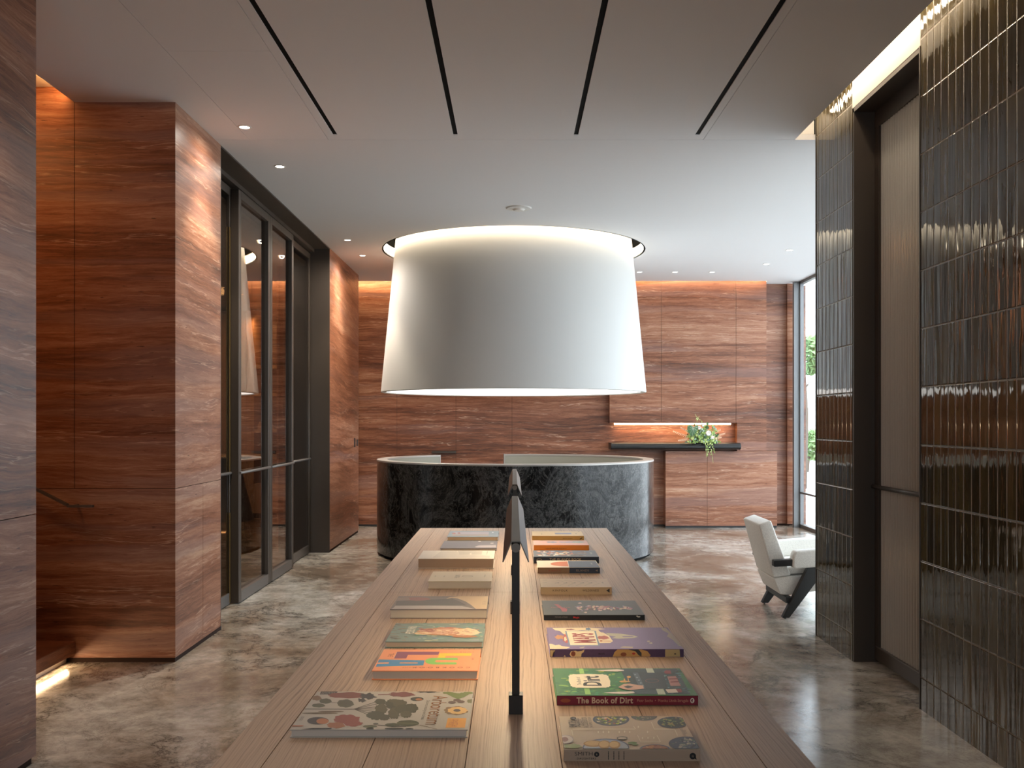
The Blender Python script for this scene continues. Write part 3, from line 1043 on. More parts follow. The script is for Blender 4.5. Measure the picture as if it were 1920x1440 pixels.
# ------------------------------------------------------------------ giant lamp shade in its ceiling opening
lp = empty('pendant_shade', (0, LAMP_Y, 4.12), 'giant white tapered drum shade hanging out of the ceiling above the round desk', 'lamp')
ZB, RB = 1.90, 1.594
dr = (1.43 - RB) / (ZC - ZB)
rt = RB + dr * (4.12 - ZB)
f = MB()
f.lathe([(RB, ZB + 0.006), (RB - 0.006, ZB), (RB - 0.052, ZB), (RB - 0.058, ZB + 0.006), (rt - 0.058, 4.12), (rt, 4.12)], (0, LAMP_Y), 200, closed=True)
f.build('shade', SHADE, lp, smooth_angle=35)
f = MB()
f.lathe([(0.001, ZB + 0.012), (RB - 0.060, ZB + 0.012), (RB - 0.062, ZB + 0.03), (0.001, ZB + 0.03)], (0, LAMP_Y), 120)
f.build('diffuser', DIFFUSER, lp)
# opening lining with the LED ring
f = MB()
f.lathe([(HR, ZC), (HR, ZC + 0.13), (HR + 0.02, ZC + 0.13), (HR + 0.02, ZC)], (0, LAMP_Y), 200, closed=True, m=0)
f.lathe([(HR + 0.02, ZC + 0.13), (HR + 0.02, 4.12), (HR + 0.04, 4.12), (HR + 0.04, ZC + 0.13)], (0, LAMP_Y), 120, closed=True, m=1)
f.build('trim_5', [PAINT_W, BLACK], kind='structure')
f = MB()
f.lathe([(HR - 0.001, ZC + 0.015), (HR - 0.001, ZC + 0.115), (HR - 0.010, ZC + 0.115), (HR - 0.010, ZC + 0.015)], (0, LAMP_Y), 200, closed=True)
o = f.build('led_ring', LED_RING)
tag(o, 'glowing warm ring of light round the opening of the giant shade', 'light strip')

# smoke detector disc
o = MB().lathe([(0.001, ZC - 0.03), (0.045, ZC - 0.028), (0.06, ZC - 0.014), (0.115, ZC - 0.010), (0.125, ZC), (0.001, ZC)], (0.05, 9.22), 48).build('ceiling_sensor', PAINT_W, smooth_angle=30)
tag(o, 'white round sensor disc on the ceiling in front of the giant shade', 'sensor')

# ------------------------------------------------------------------ recessed downlights
dl = [(-1.88, 6.69, 'large lit downlight nearest on the left, beside a ceiling joint', 80),
      (-1.885, 7.72, 'second lit downlight on the left, above the glazed doors', 80),
      (-1.88, 10.84, 'lit downlight left of the giant shade, nearer of two close together', 80),
      (-1.87, 11.85, 'lit downlight left of the giant shade, farther of two close together', 80),
      (3.31, 11.48, 'nearest lit downlight to the right of the giant shade by the window', 20),
      (3.30, 12.50, 'lit downlight by the window, between the nearest one and the back wall row', 20),
      (1.73, 13.16, 'lit downlight in the back wall row touching the right edge of the shade', 14),
      (2.22, 13.16, 'middle lit downlight of the row along the back wall', 14),
      (2.73, 13.16, 'rightmost lit downlight of the row along the back wall', 14)]
src = None
for i, (x, y, lbl, pw) in enumerate(dl):
    if src is None:
        src = empty('downlight', (x, y, ZC), lbl, 'downlight', 'recessed ceiling downlights')
        MB().lathe([(0.034, ZC - 0.001), (0.036, ZC - 0.004), (0.045, ZC - 0.004), (0.047, ZC), (0.034, ZC)], (x, y), 32).build('trim_ring', PAINT_W, src)
        MB().lathe([(0.001, ZC - 0.002), (0.036, ZC - 0.002), (0.036, ZC - 0.0005), (0.001, ZC - 0.0005)], (x, y), 32).build('lens', DOWN, src)
    else:
        r = src.copy()
        COL.objects.link(r)
        r.location = (x, y, ZC)
        r['label'] = lbl
        for ch in list(src.children):
            c2 = ch.copy()
            c2.parent = r
            COL.objects.link(c2)
    spot('downlight_beam', (x, y, ZC - 0.012), pw, (1.0, 0.86, 0.68), 75, 0.6, 0.02)
    if x < 0:
        spot('downlight_fill', (x, y, ZC - 0.012), 45 if y < 8 else 85, (1.0, 0.90, 0.78), 165, 1.0, 0.03)  # extra wide lamp added to fill the left side of the giant shade
# left row carried on unseen above the frame, beams added as near fill
for x, y in ((-1.88, 3.6), (-1.88, 2.2), (-1.88, 0.8), ):
    spot('downlight_beam', (x, y, ZC - 0.012), 38, (1.0, 0.88, 0.74), 80, 0.7, 0.02)

# ------------------------------------------------------------------ library table
TZ = 0.75
tx0, tx1, ty0, ty1 = -0.70, 0.70, 1.0, 7.215
tb = empty('library_table', (0, 4.1, 0), 'very long pale oak table with books laid out in two rows', 'table')
f = MB()
xs = [tx0, -0.585, -0.35, -0.113, 0.113, 0.35, 0.585, tx1]
ys = [ty0, 4.50, ty1]
gp = 0.0022
for i in range(len(xs) - 1):
    for j in range(2):
        f.box(xs[i] + gp / 2 * (i > 0), xs[i + 1] - gp / 2 * (i < len(xs) - 2), ys[j] + gp / 2 * (j > 0), ys[j + 1] - gp / 2 * (j < 1), TZ - 0.035, TZ, m=0)
f.box(tx0 + 0.004, tx1 - 0.004, ty0 + 0.004, ty1 - 0.004, TZ - 0.034, TZ - 0.004, m=1)
f.build('tabletop', [OAK, WOODJ], tb)
f = MB()
f.box(tx0 + 0.06, tx1 - 0.06, ty0 + 0.1, ty0 + 0.13, TZ - 0.14, TZ - 0.035)
f.box(tx0 + 0.06, tx1 - 0.06, ty1 - 0.13, ty1 - 0.1, TZ - 0.14, TZ - 0.035)
f.box(tx0 + 0.06, tx0 + 0.09, ty0 + 0.1, ty1 - 0.1, TZ - 0.14, TZ - 0.035)
f.box(tx1 - 0.09, tx1 - 0.06, ty0 + 0.1, ty1 - 0.1, TZ - 0.14, TZ - 0.035)
f.build('apron', OAK, tb)
for x in (tx0 + 0.1, tx1 - 0.1):
    for y in (ty0 + 0.2, 4.1, ty1 - 0.2):
        MB().box(x - 0.04, x + 0.04, y - 0.04, y + 0.04, 0, TZ - 0.035, bev=0.004, seg=1).build('leg', OAK, tb)

# table lamps: two long roofed reading lamps on square posts
LX = 0.006


def table_lamp(y0, y1, posts, label):
    r = empty('table_lamp', (LX, posts[0], TZ), label, 'table lamp', 'long reading lamps on the oak table')
    zr, zw = 1.2255, 1.168
    f = MB()
    tk = 0.003
    pr = [(-0.0125, zr), (0.0125, zr), (0.0365, zw), (0.0365 - tk, zw), (0.0125 - tk * 0.6, zr - tk), (-0.0125 + tk * 0.6, zr - tk), (-0.0365 + tk, zw), (-0.0365, zw)]
    # split the roof outline in three convex strips
    for q in ((0, 1, 4, 5), (1, 2, 3, 4), (7, 0, 5, 6)):
        f.prism([(LX + pr[k][0], pr[k][1]) for k in q], 'Y', y0, y1)
    f.build('lamp_shade', LAMPM, r)
    MB().tube([(LX, y0 - 0.012, 1.2085), (LX, y1 - 0.01, 1.2085)], 0.0125, 16).build('tube', LAMPM, r)
    MB().box(LX - 0.006, LX + 0.006, y0 + 0.03, y1 - 0.03, 1.193, 1.1962).build('light_strip', LED_TABLE, r)
    for p in posts:
        q = MB().box(LX - 0.0105, LX + 0.0105, p - 0.0105, p + 0.0105, TZ + 0.04, 1.20, bev=0.001, seg=1).build('post', LAMPD, r)
        MB().box(LX - 0.0195, LX + 0.0195, p - 0.0195, p + 0.0195, TZ, TZ + 0.052, bev=0.0012, seg=1).build('base_block', LAMPD, q)
    return r


LED_TABLE = plain('table_lamp_led', (1, 0.9, 0.8), 0.5, emit=(1.0, 0.78, 0.50), estr=80)
table_lamp(2.605, 4.19, (2.636, 4.0), 'nearer of the two long roofed bronze reading lamps on the table')
table_lamp(4.98, 6.60, (5.01, 6.45), 'farther of the two long roofed bronze reading lamps on the table')

# ------------------------------------------------------------------ armchair
ch = empty('lounge_armchair', (2.35, 7.85, 0), 'cream upholstered armchair with black slanted legs facing the window', 'armchair')
Y0c, Y1c = 7.60, 8.12


def soft(mb_pts, y0, y1, name, bev, parent, mat=BOUCLE, seg=4):
    f = MB()
    f.prism(mb_pts, 'Y', y0, y1, bev=bev, seg=seg)
    return f.build(name, mat, parent, smooth_angle=50)


soft([(1.945, 0.735), (2.045, 0.768), (2.205, 0.33), (2.062, 0.312)], Y0c, Y1c, 'backrest', 0.014, ch)
soft([(2.062, 0.308), (2.20, 0.325), (2.72, 0.36), (2.74, 0.27), (2.40, 0.205), (2.17, 0.172), (2.115, 0.18)], Y0c, Y1c, 'seat_shell', 0.012, ch)
soft([(2.17, 0.335), (2.72, 0.375), (2.74, 0.44), (2.70, 0.455), (2.16, 0.40)], Y0c + 0.005, Y1c - 0.005, 'seat_cushion', 0.02, ch)
for k, (yc, s) in enumerate(((7.545, 1), (8.165, 1))):
    f = MB()
    f.prism([(2.112, 0.01), (2.168, 0.01), (2.40, 0.32), (2.51, 0.415), (2.318, 0.415)], 'Y', yc - 0.025, yc + 0.025, bev=0.003, seg=1)
    o = f.build('leg', BLACKW, ch)
    f = MB()
    f.prism([(2.40, 0.415), (2.50, 0.415), (2.74, 0.01), (2.69, 0.01)], 'Y', yc - 0.024, yc + 0.024, bev=0.003, seg=1)
    f.build('leg', BLACKW, ch)
    MB().lathe([(0.001, 0.0), (0.008, 0.0), (0.008, 0.012), (0.001, 0.012)], (2.14, yc), 12).build('foot_glide', GREYMETAL, o)
    f = MB()
    f.prism([(2.045, 0.412), (2.045, 0.462), (2.70, 0.50), (2.70, 0.44)], 'Y', yc - 0.035, yc + 0.035, bev=0.004, seg=1)
    f.build('arm_rail', BLACKW, ch)
    soft([(2.185, 0.41), (2.19, 0.50), (2.21, 0.538), (2.68, 0.575), (2.70, 0.55), (2.70, 0.44), (2.21, 0.398)], yc - 0.055, yc + 0.055, 'arm_pad', 0.016, ch)
MB().box(2.15, 2.20, 7.55, 8.16, 0.12, 0.165).build('stretcher', BLACKW, ch)
MB().box(2.50, 2.55, 7.55, 8.16, 0.17, 0.215).build('stretcher', BLACKW, ch)

# ------------------------------------------------------------------ floral arrangement on the wall shelf
random.seed(21)
fa = empty('floral_arrangement', (2.72, 13.95, 1.245), 'loose green foliage arrangement with white flowers trailing over the black shelf', 'plant')
YP = 13.93


def PP(px, py, dy=0.0):
    return V(px, py, YP + dy)


def leafshape(mb, base, tip, width, bend=0.03, nseg=6, face=Vector((0, -1, 0))):
    base, tip = Vector(base), Vector(tip)
    d = tip - base
    side = d.cross(face)
    if side.length < 1e-6:
        side = Vector((1, 0, 0))
    side = side.normalized()
    nrm = side.cross(d).normalized()
    prev = None
    for i in range(nseg + 1):
        t = i / nseg
        wdt = width * math.sin(PI * min(1, t * 0.93 + 0.07)) ** 0.8 * 0.5 if 0 < t < 1 else 0.0005
        c_ = base + d * t + nrm * bend * math.sin(PI * t)
        L = mb.bm.verts.new(c_ - side * wdt + nrm * bend * 0.2)
        M_ = mb.bm.verts.new(c_)
        R_ = mb.bm.verts.new(c_ + side * wdt + nrm * bend * 0.2)
        if prev:
            for q in ((prev[0], prev[1], M_, L), (prev[1], prev[2], R_, M_)):
                ff = mb.bm.faces.new(q)
                ff.material_index = mb.mi
                ff.smooth = True
        prev = (L, M_, R_)


LG = plain('bright_leaf', (0.27, 0.40, 0.10), 0.5)
LG2 = plain('yellow_green_leaf', (0.48, 0.56, 0.20), 0.5)
LD = plain('dark_leaf', (0.06, 0.14, 0.05), 0.45)
LS = plain('sage_leaf', (0.28, 0.38, 0.28), 0.6)
LP_ = plain('blush_fern', (0.72, 0.48, 0.33), 0.7)
FW = plain('cream_petal', (0.85, 0.76, 0.70), 0.6)
VEIN = plain('leaf_vein', (0.55, 0.62, 0.45), 0.5)
MB().lathe([(0.001, 1.246), (0.10, 1.246), (0.13, 1.27), (0.12, 1.30), (0.001, 1.30)], (2.73, 13.97), 24).build('bowl', BLACKW, fa)
f = MB()
for k in range(560):
    px, py = random.gauss(1317, 16), random.gauss(821, 10)
    if py > 836 or px < 1288 or px > 1348 or py < 795:
        continue
    b_ = PP(px, py, random.uniform(-0.12, 0.05))
    a = random.uniform(0, 2 * PI)
    L = random.uniform(0.025, 0.058)
    tip = b_ + Vector((math.cos(a) * L, random.uniform(-0.04, 0.01), math.sin(a) * L))
    tip.z = max(tip.z, 1.25)
    b_.z = max(b_.z, 1.25)
    f.mi = random.choice((0, 0, 1, 2, 3))
    leafshape(f, b_, tip, L * random.uniform(0.5, 0.9), 0.008, 4)
f.build('leaf_cluster', [LG, LG2, LD, LS], fa)
# big dark heart shaped leaf with pale veins
f = MB()
ctr = PP(1298, 806, -0.20)
out = [(0.0, -0.10), (-0.045, -0.06), (-0.075, 0.0), (-0.07, 0.05), (-0.035, 0.075), (0.005, 0.055), (0.015, 0.035), (0.035, 0.055), (0.07, 0.075), (0.085, 0.045), (0.07, -0.01), (0.035, -0.06)]
vs_ = [f.bm.verts.new(ctr + Vector((x, -0.02 * abs(x) * 8, z))) for x, z in out]
cv = f.bm.verts.new(ctr + Vector((0.015, -0.02, 0.02)))
for i in range(len(vs_)):
    ff = f.bm.faces.new([vs_[i], vs_[(i + 1) % len(vs_)], cv])
    ff.smooth = True
f.mi = 1
for x, z in out:
    f.tube([ctr + Vector((0.012, -0.024, 0.02)), ctr + Vector((x * 0.92, -0.02 * abs(x) * 8 - 0.004, z * 0.92))], 0.0016, 5)
f.build('heart_leaf', [LD, VEIN], fa)
for (bx, by, tx, ty) in ((1293, 820, 1265, 809), (1292, 824, 1273, 826), (1296, 812, 1278, 802), (1340, 818, 1358, 813), (1338, 822, 1352, 820), (1335, 812, 1350, 806)):
    f = MB()
    b_, t_ = PP(bx, by, -0.05), PP(tx, ty, -0.1)
    f.tube([b_, t_], 0.002, 5)
    dv_ = (t_ - b_)
    for k in range(9):
        p = b_ + dv_ * (k + 1) / 9
        for s in (1, -1):
            q = p + Vector((dv_.x * 0.12, 0, 0)) + Vector((0, random.uniform(-0.01, 0.01), s * 0.028 * (1 - k / 13)))
            leafshape(f, p, q, 0.010, 0.002, 3)
    f.build('fern_frond', LP_, fa)
for (px, py, s) in ((1328, 812, 0.042), (1311, 802, 0.03), (1336, 820, 0.028), (1318, 797, 0.022)):
    f = MB()
    c_ = PP(px, py, -0.14)
    for k in range(9):
        a = 2 * PI * k / 9
        tip = c_ + Vector((math.cos(a) * s, -0.012, math.sin(a) * s))
        leafshape(f, c_, tip, s * 0.8, 0.008, 4)
    for k in range(6):
        a = 2 * PI * k / 6 + 0.3
        leafshape(f, c_ + Vector((0, -0.006, 0)), c_ + Vector((math.cos(a) * s * 0.55, -0.022, math.sin(a) * s * 0.55)), s * 0.5, 0.006, 4)
    f.build('flower', FW, fa)
f = MB()
for (x0, y0, x1, y1, x2, y2, nn) in ((1322, 826, 1325, 842, 1324, 858, 12), (1326, 828, 1328, 845, 1326, 852, 10), (1330, 828, 1338, 840, 1341, 850, 9), (1330, 832, 1336, 852, 1337, 868, 7), (1316, 790, 1306, 783, 1303, 776, 7), (1305, 800, 1307, 788, 1311, 780, 6)):
    pts = []
    for k in range(9):
        t_ = k / 8
        x = (1 - t_) ** 2 * x0 + 2 * t_ * (1 - t_) * x1 + t_ * t_ * x2
        y = (1 - t_) ** 2 * y0 + 2 * t_ * (1 - t_) * y1 + t_ * t_ * y2
        pts.append(PP(x, y, -0.13))
    f.mi = 1
    f.tube(pts, 0.002, 5)
    for k in range(nn):
        p = pts[int(k / nn * 8)]
        q = p + Vector((random.uniform(-0.03, 0.03), random.uniform(-0.02, 0.01), random.uniform(-0.03, 0.012)))
        f.mi = random.choice((0, 1))
        leafshape(f, p, q, 0.014, 0.003, 3)
f.build('trailing_vine', [LG, LG2], fa)

# ------------------------------------------------------------------ books


def text_faces(mb, s, center, size, ex, ey, mi, bold=0.0, squeeze=1.0, track=1.0):
    """flat lettering: ex = reading direction, ey = up direction"""
    cu = bpy.data.curves.new('lettering', 'FONT')
    cu.body = s
    cu.size = 1.0
    cu.align_x = 'CENTER'
    cu.align_y = 'CENTER'
    cu.offset = bold
    cu.space_character = track
    cu.resolution_u = 3
    cu.fill_mode = 'FRONT'
    ob = bpy.data.objects.new('lettering', cu)
    me = bpy.data.meshes.new_from_object(ob)
    ex, ey = Vector(ex), Vector(ey)
    base = len(mb.bm.verts)
    vsl = [mb.bm.verts.new(Vector(center) + ex * v.co.x * size * squeeze + ey * v.co.y * size) for v in me.vertices]
    for p in me.polygons:
        try:
            ff = mb.bm.faces.new([vsl[i] for i in p.vertices])
            ff.material_index = mi
        except ValueError:
            pass
    bpy.data.objects.remove(ob)
    bpy.data.curves.remove(cu)
    bpy.data.meshes.remove(me)


class Book:
    def __init__(self, side, xl, xr, yb, yt, ybk, cover, label, spine=None, pages=PAPER, hard=True, tilt=0.0):
        """pixels: spine/fore-edge bottom line y=yb from xl to xr, top front edge y=yt, top back edge y=ybk"""
        self.side = side
        self.Y0 = F * (EYE - TZ) / (yb - CY)
        self.t = (EYE - TZ) - (yt - CY) * self.Y0 / F
        self.X0 = (xl - CX) * self.Y0 / F
        self.X1 = (xr - CX) * self.Y0 / F
        self.ztop = TZ + self.t
        self.Y1 = F * (EYE - self.ztop) / (ybk - CY)
        X0, X1, Y0, Y1, t = self.X0, self.X1, self.Y0, self.Y1, self.t
        self.root = empty('book', ((X0 + X1) / 2, (Y0 + Y1) / 2, TZ), label, 'book', 'books laid out on the oak table')
        e = 0.0025 if hard else 0.0006
        bt = 0.0028 if hard else 0.0008
        ov = 0.004 if hard else 0.0
        f = MB()
        f.box(X0, X1, Y0, Y1, TZ, TZ + bt, bev=0.0006, seg=1, m=0)
        f.box(X0, X1, Y0, Y1, TZ + t - bt, TZ + t, bev=0.0006, seg=1, m=0)
        sp_m = 1 if spine else 0
        if side == 'R':
            f.box(X0, X1, Y0 - 0.0002, Y0 + bt, TZ + 0.0003, TZ + t - 0.0003, bev=0.001, seg=2, m=sp_m)
        else:
            f.box(X0, X1, Y1 - bt, Y1, TZ + 0.0003, TZ + t - 0.0003, bev=0.001, seg=2, m=sp_m)
        mats = [ink(cover)] + ([ink(spine)] if spine else [])
        f.build('cover', mats, self.root)
        f = MB()
        if side == 'R':
            f.box(X0 + ov, X1 - ov, Y0 + bt, Y1 - ov, TZ + bt, TZ + t - bt)
        else:
            f.box(X0 + ov, X1 - ov, Y0 + ov, Y1 - bt, TZ + bt, TZ + t - bt)
        f.build('page_block', pages, self.root)
        self.art = MB()
        self.mats = []
        self.k = 0
        self.spart = MB()
        self.smats = []

    def _mi(self, col, spine=False):
        m = ink(col)
        L = self.smats if spine else self.mats
        if m not in L:
            L.append(m)
        return L.index(m)

    def _clip(self, p):
        return Vector((min(max(p.x, self.X0 + 0.0005), self.X1 - 0.0005), min(max(p.y, self.Y0 + 0.0005), self.Y1 - 0.0005), p.z))

    def frame(self, ox, oy, s):
        self.ox, self.oy, self.s = ox, oy, s
        return self

    def P(self, x, y):
        p = G(self.ox + x * self.s, self.oy + y * self.s, self.ztop)
        p.z = self.ztop + 0.0002 + self.k * 0.000006
        return self._clip(p)

    def poly(self, col, pts):
        self.k += 1
        mi = self._mi(col)
        P_ = [self.P(*p) for p in pts]
        t_ = bmesh.new()
        vv = [t_.verts.new(p) for p in P_]
        try:
            t_.faces.new(vv)
            bmesh.ops.remove_doubles(t_, verts=t_.verts, dist=1e-6)
            bmesh.ops.triangulate(t_, faces=list(t_.faces))
            self.art.mi = mi
            self.art.merge(t_)
        except ValueError:
            t_.free()
        return self

    def ell(self, col, cx, cy_, rx, ry, wob=0.0, n=28, lobes=0, seed=1):
        rnd = random.Random(seed)
        pts = []
        for i in range(n):
            a = 2 * PI * i / n
            k = 1 + wob * (rnd.uniform(-1, 1)) + (0.18 * math.cos(a * lobes) if lobes else 0)
            pts.append((cx + rx * k * math.cos(a), cy_ + ry * k * math.sin(a)))
        return self.poly(col, pts)

    def line(self, col, x0, y0, x1, y1, w=4):
        dx, dy = x1 - x0, y1 - y0
        L = math.hypot(dx, dy) or 1
        nx, ny = -dy / L * w / 2, dx / L * w / 2
        return self.poly(col, [(x0 + nx, y0 + ny), (x1 + nx, y1 + ny), (x1 - nx, y1 - ny), (x0 - nx, y0 - ny)])

    def text(self, col, s, x, y, size, rot=None, bold=0.0, squeeze=1.0, track=1.0):
        self.k += 1
        c_ = self.P(x, y)
        rot = rot or self.side
        ex, ey = {'R': ((0, 1, 0), (-1, 0, 0)), 'L': ((0, -1, 0), (1, 0, 0)), '0': ((1, 0, 0), (0, 1, 0)), 'U': ((-1, 0, 0), (0, -1, 0))}[rot]
        text_faces(self.art, s, c_, size, ex, ey, self._mi(col), bold, squeeze, track)
        return self

    def SP(self, x, y, lift=0.0006):
        p = V(self.ox + x * self.s, self.oy + y * self.s, self.Y0)
        return Vector((min(max(p.x, self.X0 + 0.001), self.X1 - 0.001), self.Y0 - lift, min(max(p.z, TZ + 0.001), TZ + self.t - 0.001)))

    def spoly(self, col, pts, lift=0.0006):
        mi = self._mi(col, True)
        t_ = bmesh.new()
        vv = [t_.verts.new(self.SP(x, y, lift)) for x, y in pts]
        try:
            t_.faces.new(vv)
            bmesh.ops.triangulate(t_, faces=list(t_.faces))
            self.spart.mi = mi
            self.spart.merge(t_)
        except ValueError:
            t_.free()
        return self

    def sell(self, col, cx, cy_, rx, ry, lift=0.0006, n=24):
        return self.spoly(col, [(cx + rx * math.cos(2 * PI * i / n), cy_ + ry * math.sin(2 * PI * i / n)) for i in range(n)], lift)

    def stext(self, col, s, x, y, size, bold=0.0, squeeze=1.0, track=1.0, lift=0.0009):
        p = self.SP(x, y, lift)
        text_faces(self.spart, s, p, size, (1, 0, 0), (0, 0, 1), self._mi(col, True), bold, squeeze, track)
        return self

    def done(self):
        if len(self.art.bm.faces):
            self.art.build('cover_print', [*self.mats] or [PAPER], self.root)
        if len(self.spart.bm.faces):
            self.spart.build('spine_print', [*self.smats], self.root)


rn = random.Random(11)
# --- right row, nearest first
b = Book('R', 1057, 1313, 1427, 1405, 1343, 'CDB89C', 'beige cookbook with bowls of food on its cover, nearest in the right row', spine='A8907A')
b.frame(1040, 1330, 280 / 1920)


def bowl(b, cx, cy_, rx, ry, rim, inner, bits, seed, nb=40):
    b.ell(rim, cx, cy_, rx, ry)
    b.ell(inner, cx, cy_, rx * 0.88, ry * 0.86)
    r_ = random.Random(seed)
    for i in range(nb):
        a, q = r_.uniform(0, 2 * PI), math.sqrt(r_.random()) * 0.8
        s_ = r_.uniform(6, 16)
        b.ell(r_.choice(bits), cx + math.cos(a) * q * rx, cy_ + math.sin(a) * q * ry, s_ * 1.6, s_ * 0.7, n=8, wob=0.2, seed=i)


bowl(b, 725, 130, 235, 84, '3E4658', '6B6A58', ['D9C24A', 'C25B4A', '46603A', 'E8DCC0', '2E3A50', 'B7C04A'], 1, 60)
bowl(b, 1150, 90, 170, 58, '4A4A50', '5C5A4C', ['7A7A50', '46603A', 'A09070'], 2, 24)
bowl(b, 1520, 172, 200, 74, '38404A', '2F3A2C', ['5E7A3A', '86904A', '27402A', '9A8A4A'], 3, 60)
bowl(b, 1690, 445, 225, 90, '3A4358', '414C60', ['8C8C80', '5C7060', 'B0A890', '2A3040'], 4, 50)
bowl(b, 1290, 520, 200, 62, '4A5060', 'A86A40', ['C2824A', '8A4A2E', 'D0A060'], 5, 24)
b.ell('5C6880', 660, 500, 300, 116)
b.ell('AEB4BC', 660, 502, 285, 106)
for (x, y, rx, ry) in ((500, 450, 130, 42), (640, 462, 80, 55), (770, 465, 75, 52)):
    b.ell('B98A3E', x, y, rx, ry)
    b.ell('DDB56A', x - 6, y - 5, rx * 0.8, ry * 0.7)
b.ell('8A9A5A', 230, 480, 120, 28, 0.2)
b.ell('B9A6A0', 140, 395, 105, 58)
b.ell('D8C8BC', 140, 395, 92, 50)
b.ell('9C7068', 130, 395, 45, 30)
b.ell('5C5A48', 868, 378, 70, 22)
b.ell('CDB89C', 868, 380, 56, 14)
b.ell('6F8A3E', 1000, 440, 60, 16)
b.ell('6F8A3E', 1040, 462, 40, 10)
# the printed plan of streets and tables
for (x0, y0, x1, y1) in ((220, 270, 235, 345), (230, 262, 1030, 262), (1015, 225, 1040, 262), (1245, 175, 1280, 262), (1280, 262, 1545, 262), (1545, 270, 1580, 345), (1065, 340, 1105, 425), (1105, 428, 1360, 428), (1315, 345, 1360, 425)):
    b.line('EFE4CC', x0, y0, x1, y1, 7)
for (x, y) in ((560, 300), (625, 300), (695, 300), (830, 300), (900, 295), (965, 300), (1075, 235), (1195, 300), (1130, 378), (1200, 376), (1275, 376)):
    b.ell('EFE4CC', x, y, 8, 14, n=10)
b.ell('2A2622', 238, 122, 38, 17)
b.text('E8DCC8', '&', 238, 122, 0.012)
b.text('6A625A', 'SMITH', 232, 195, 0.026, bold=0.01, squeeze=0.7)
b.text('4A4440', 'DAUGHTERS', 295, 180, 0.016, bold=0.005, squeeze=0.75)
b.text('4A4440', 'DELICIOUS', 330, 175, 0.015, squeeze=0.7)
b.text('3A3430', 'A COOKBOOK', 395, 175, 0.020, squeeze=0.62)
b.text('5A5248', '(THAT HAPPENS TO BE VEGAN)', 460, 175, 0.011, squeeze=0.55)
b.text('8A7C6C', 'SHANNON MARTINEZ', 1650, 300, 0.010, squeeze=0.6)
b.text('8A7C6C', 'MO WYSE', 1680, 300, 0.010, squeeze=0.6)
b.stext('2A2622', 'SMITH', 375, 572, 0.0125, squeeze=1.25, bold=-0.005)
b.sell('15120F', 540, 578, 34, 33)
b.stext('A8907A', '&', 540, 578, 0.006, lift=0.0012)
b.stext('15120F', 'DAUGHTERS', 408, 632, 0.0058, squeeze=1.15, track=1.25, bold=0.01)
for i, s_ in enumerate((690, 760, 825, 890)):
    b.spoly('3A342E', [(s_ - 5, 540), (s_ + 6, 540), (s_ + 6, 650), (s_ - 5, 650)])
    for k in range(5):
        b.spoly('A8907A', [(s_ - 6, 556 + k * 20), (s_ + 7, 556 + k * 20), (s_ + 7, 560 + k * 20), (s_ - 6, 560 + k * 20)], lift=0.001)
b.sell('15120F', 1775, 600, 42, 42)
b.spoly('15120F', [(1790, 625), (1825, 648), (1812, 600)])
b.stext('A8907A', 'Q', 1775, 600, 0.006, lift=0.0012)
b.done()

b = Book('R', 1044, 1309, 1323, 1304, 1253, '3F7A48', 'green picture book with a dark red spine, second nearest in the right row', spine='7A1028')
b.frame(1020, 1240, 310 / 1920)
r_ = random.Random(4)
for i in range(90):
    x, y = r_.uniform(130, 900), r_.uniform(90, 385)
    b.ell(r_.choice(['5C9A4A', '86B45A', '2F6A44', '3A8A5A', 'A8B44A']), x, y, r_.uniform(14, 40), r_.uniform(3, 9), n=10, wob=0.25, seed=i)
b.poly('2E4446', [(880, 88), (1540, 88), (1700, 385), (1040, 385)])
for i in range(60):
    x, y = r_.uniform(1380, 1700), r_.uniform(90, 380)
    b.ell(r_.choice(['3E6E72', '4E8086', '2A5058', '5C8A80']), x, y, r_.uniform(14, 36), r_.uniform(3, 8), n=8, wob=0.2, seed=i)
b.poly('2C3A3E', [(1000, 130), (1380, 130), (1440, 320), (1060, 320)])
lab = []
for i in range(48):
    a = 2 * PI * i / 48
    ca, sa = math.cos(a), math.sin(a)
    sx = math.copysign(abs(ca) ** 0.35, ca)
    sy = math.copysign(abs(sa) ** 0.35, sa)
    k = 1 + 0.03 * math.cos(a * 16)
    lab.append((528 + 235 * sx * k + 18 * sy, 232 + 80 * sy * k))
b.poly('F2E4C8', lab)
b.text('4A3A2A', 'The Book of', 405, 232, 0.017)
b.text('1A1410', 'Dirt', 560, 232, 0.072, bold=0.03, squeeze=0.9)
b.poly('E4D8CC', [(590, 108), (850, 96), (925, 103), (930, 115), (850, 124), (680, 118)])
b.poly('E4D8CC', [(690, 368), (900, 356), (1040, 354), (1055, 372), (940, 384), (800, 378)])
b.poly('9AC86A', [(405, 88), (455, 88), (470, 148), (415, 148)])
b.poly('9AC86A', [(465, 318), (525, 318), (545, 388), (480, 388)])
b.poly('B9C4B0', [(1180, 86), (1260, 86), (1285, 136), (1200, 136)])
b.poly('B9C4B0', [(1300, 324), (1385, 324), (1415, 390), (1325, 390)])
b.poly('4E5E66', [(1030, 135), (1090, 135), (1180, 325), (1115, 325)])
for k in range(5):
    b.ell('8A98A0', 1058 + k * 22, 160 + k * 32, 12, 7, n=10)
b.poly('D8A05A', [(870, 235), (930, 225), (1000, 238), (1005, 244), (900, 250)])
b.ell('D8A05A', 985, 185, 24, 12)
b.line('D8A05A', 930, 205, 945, 250, 14)
b.line('D8A05A', 975, 200, 985, 246, 10)
b.poly('C9A08A', [(860, 305), (930, 265), (1000, 262), (1090, 280), (1150, 285), (1160, 322), (1090, 330), (1000, 340), (920, 328)])
b.poly('2C3A3E', [(925, 300), (975, 285), (1040, 300), (975, 318)])
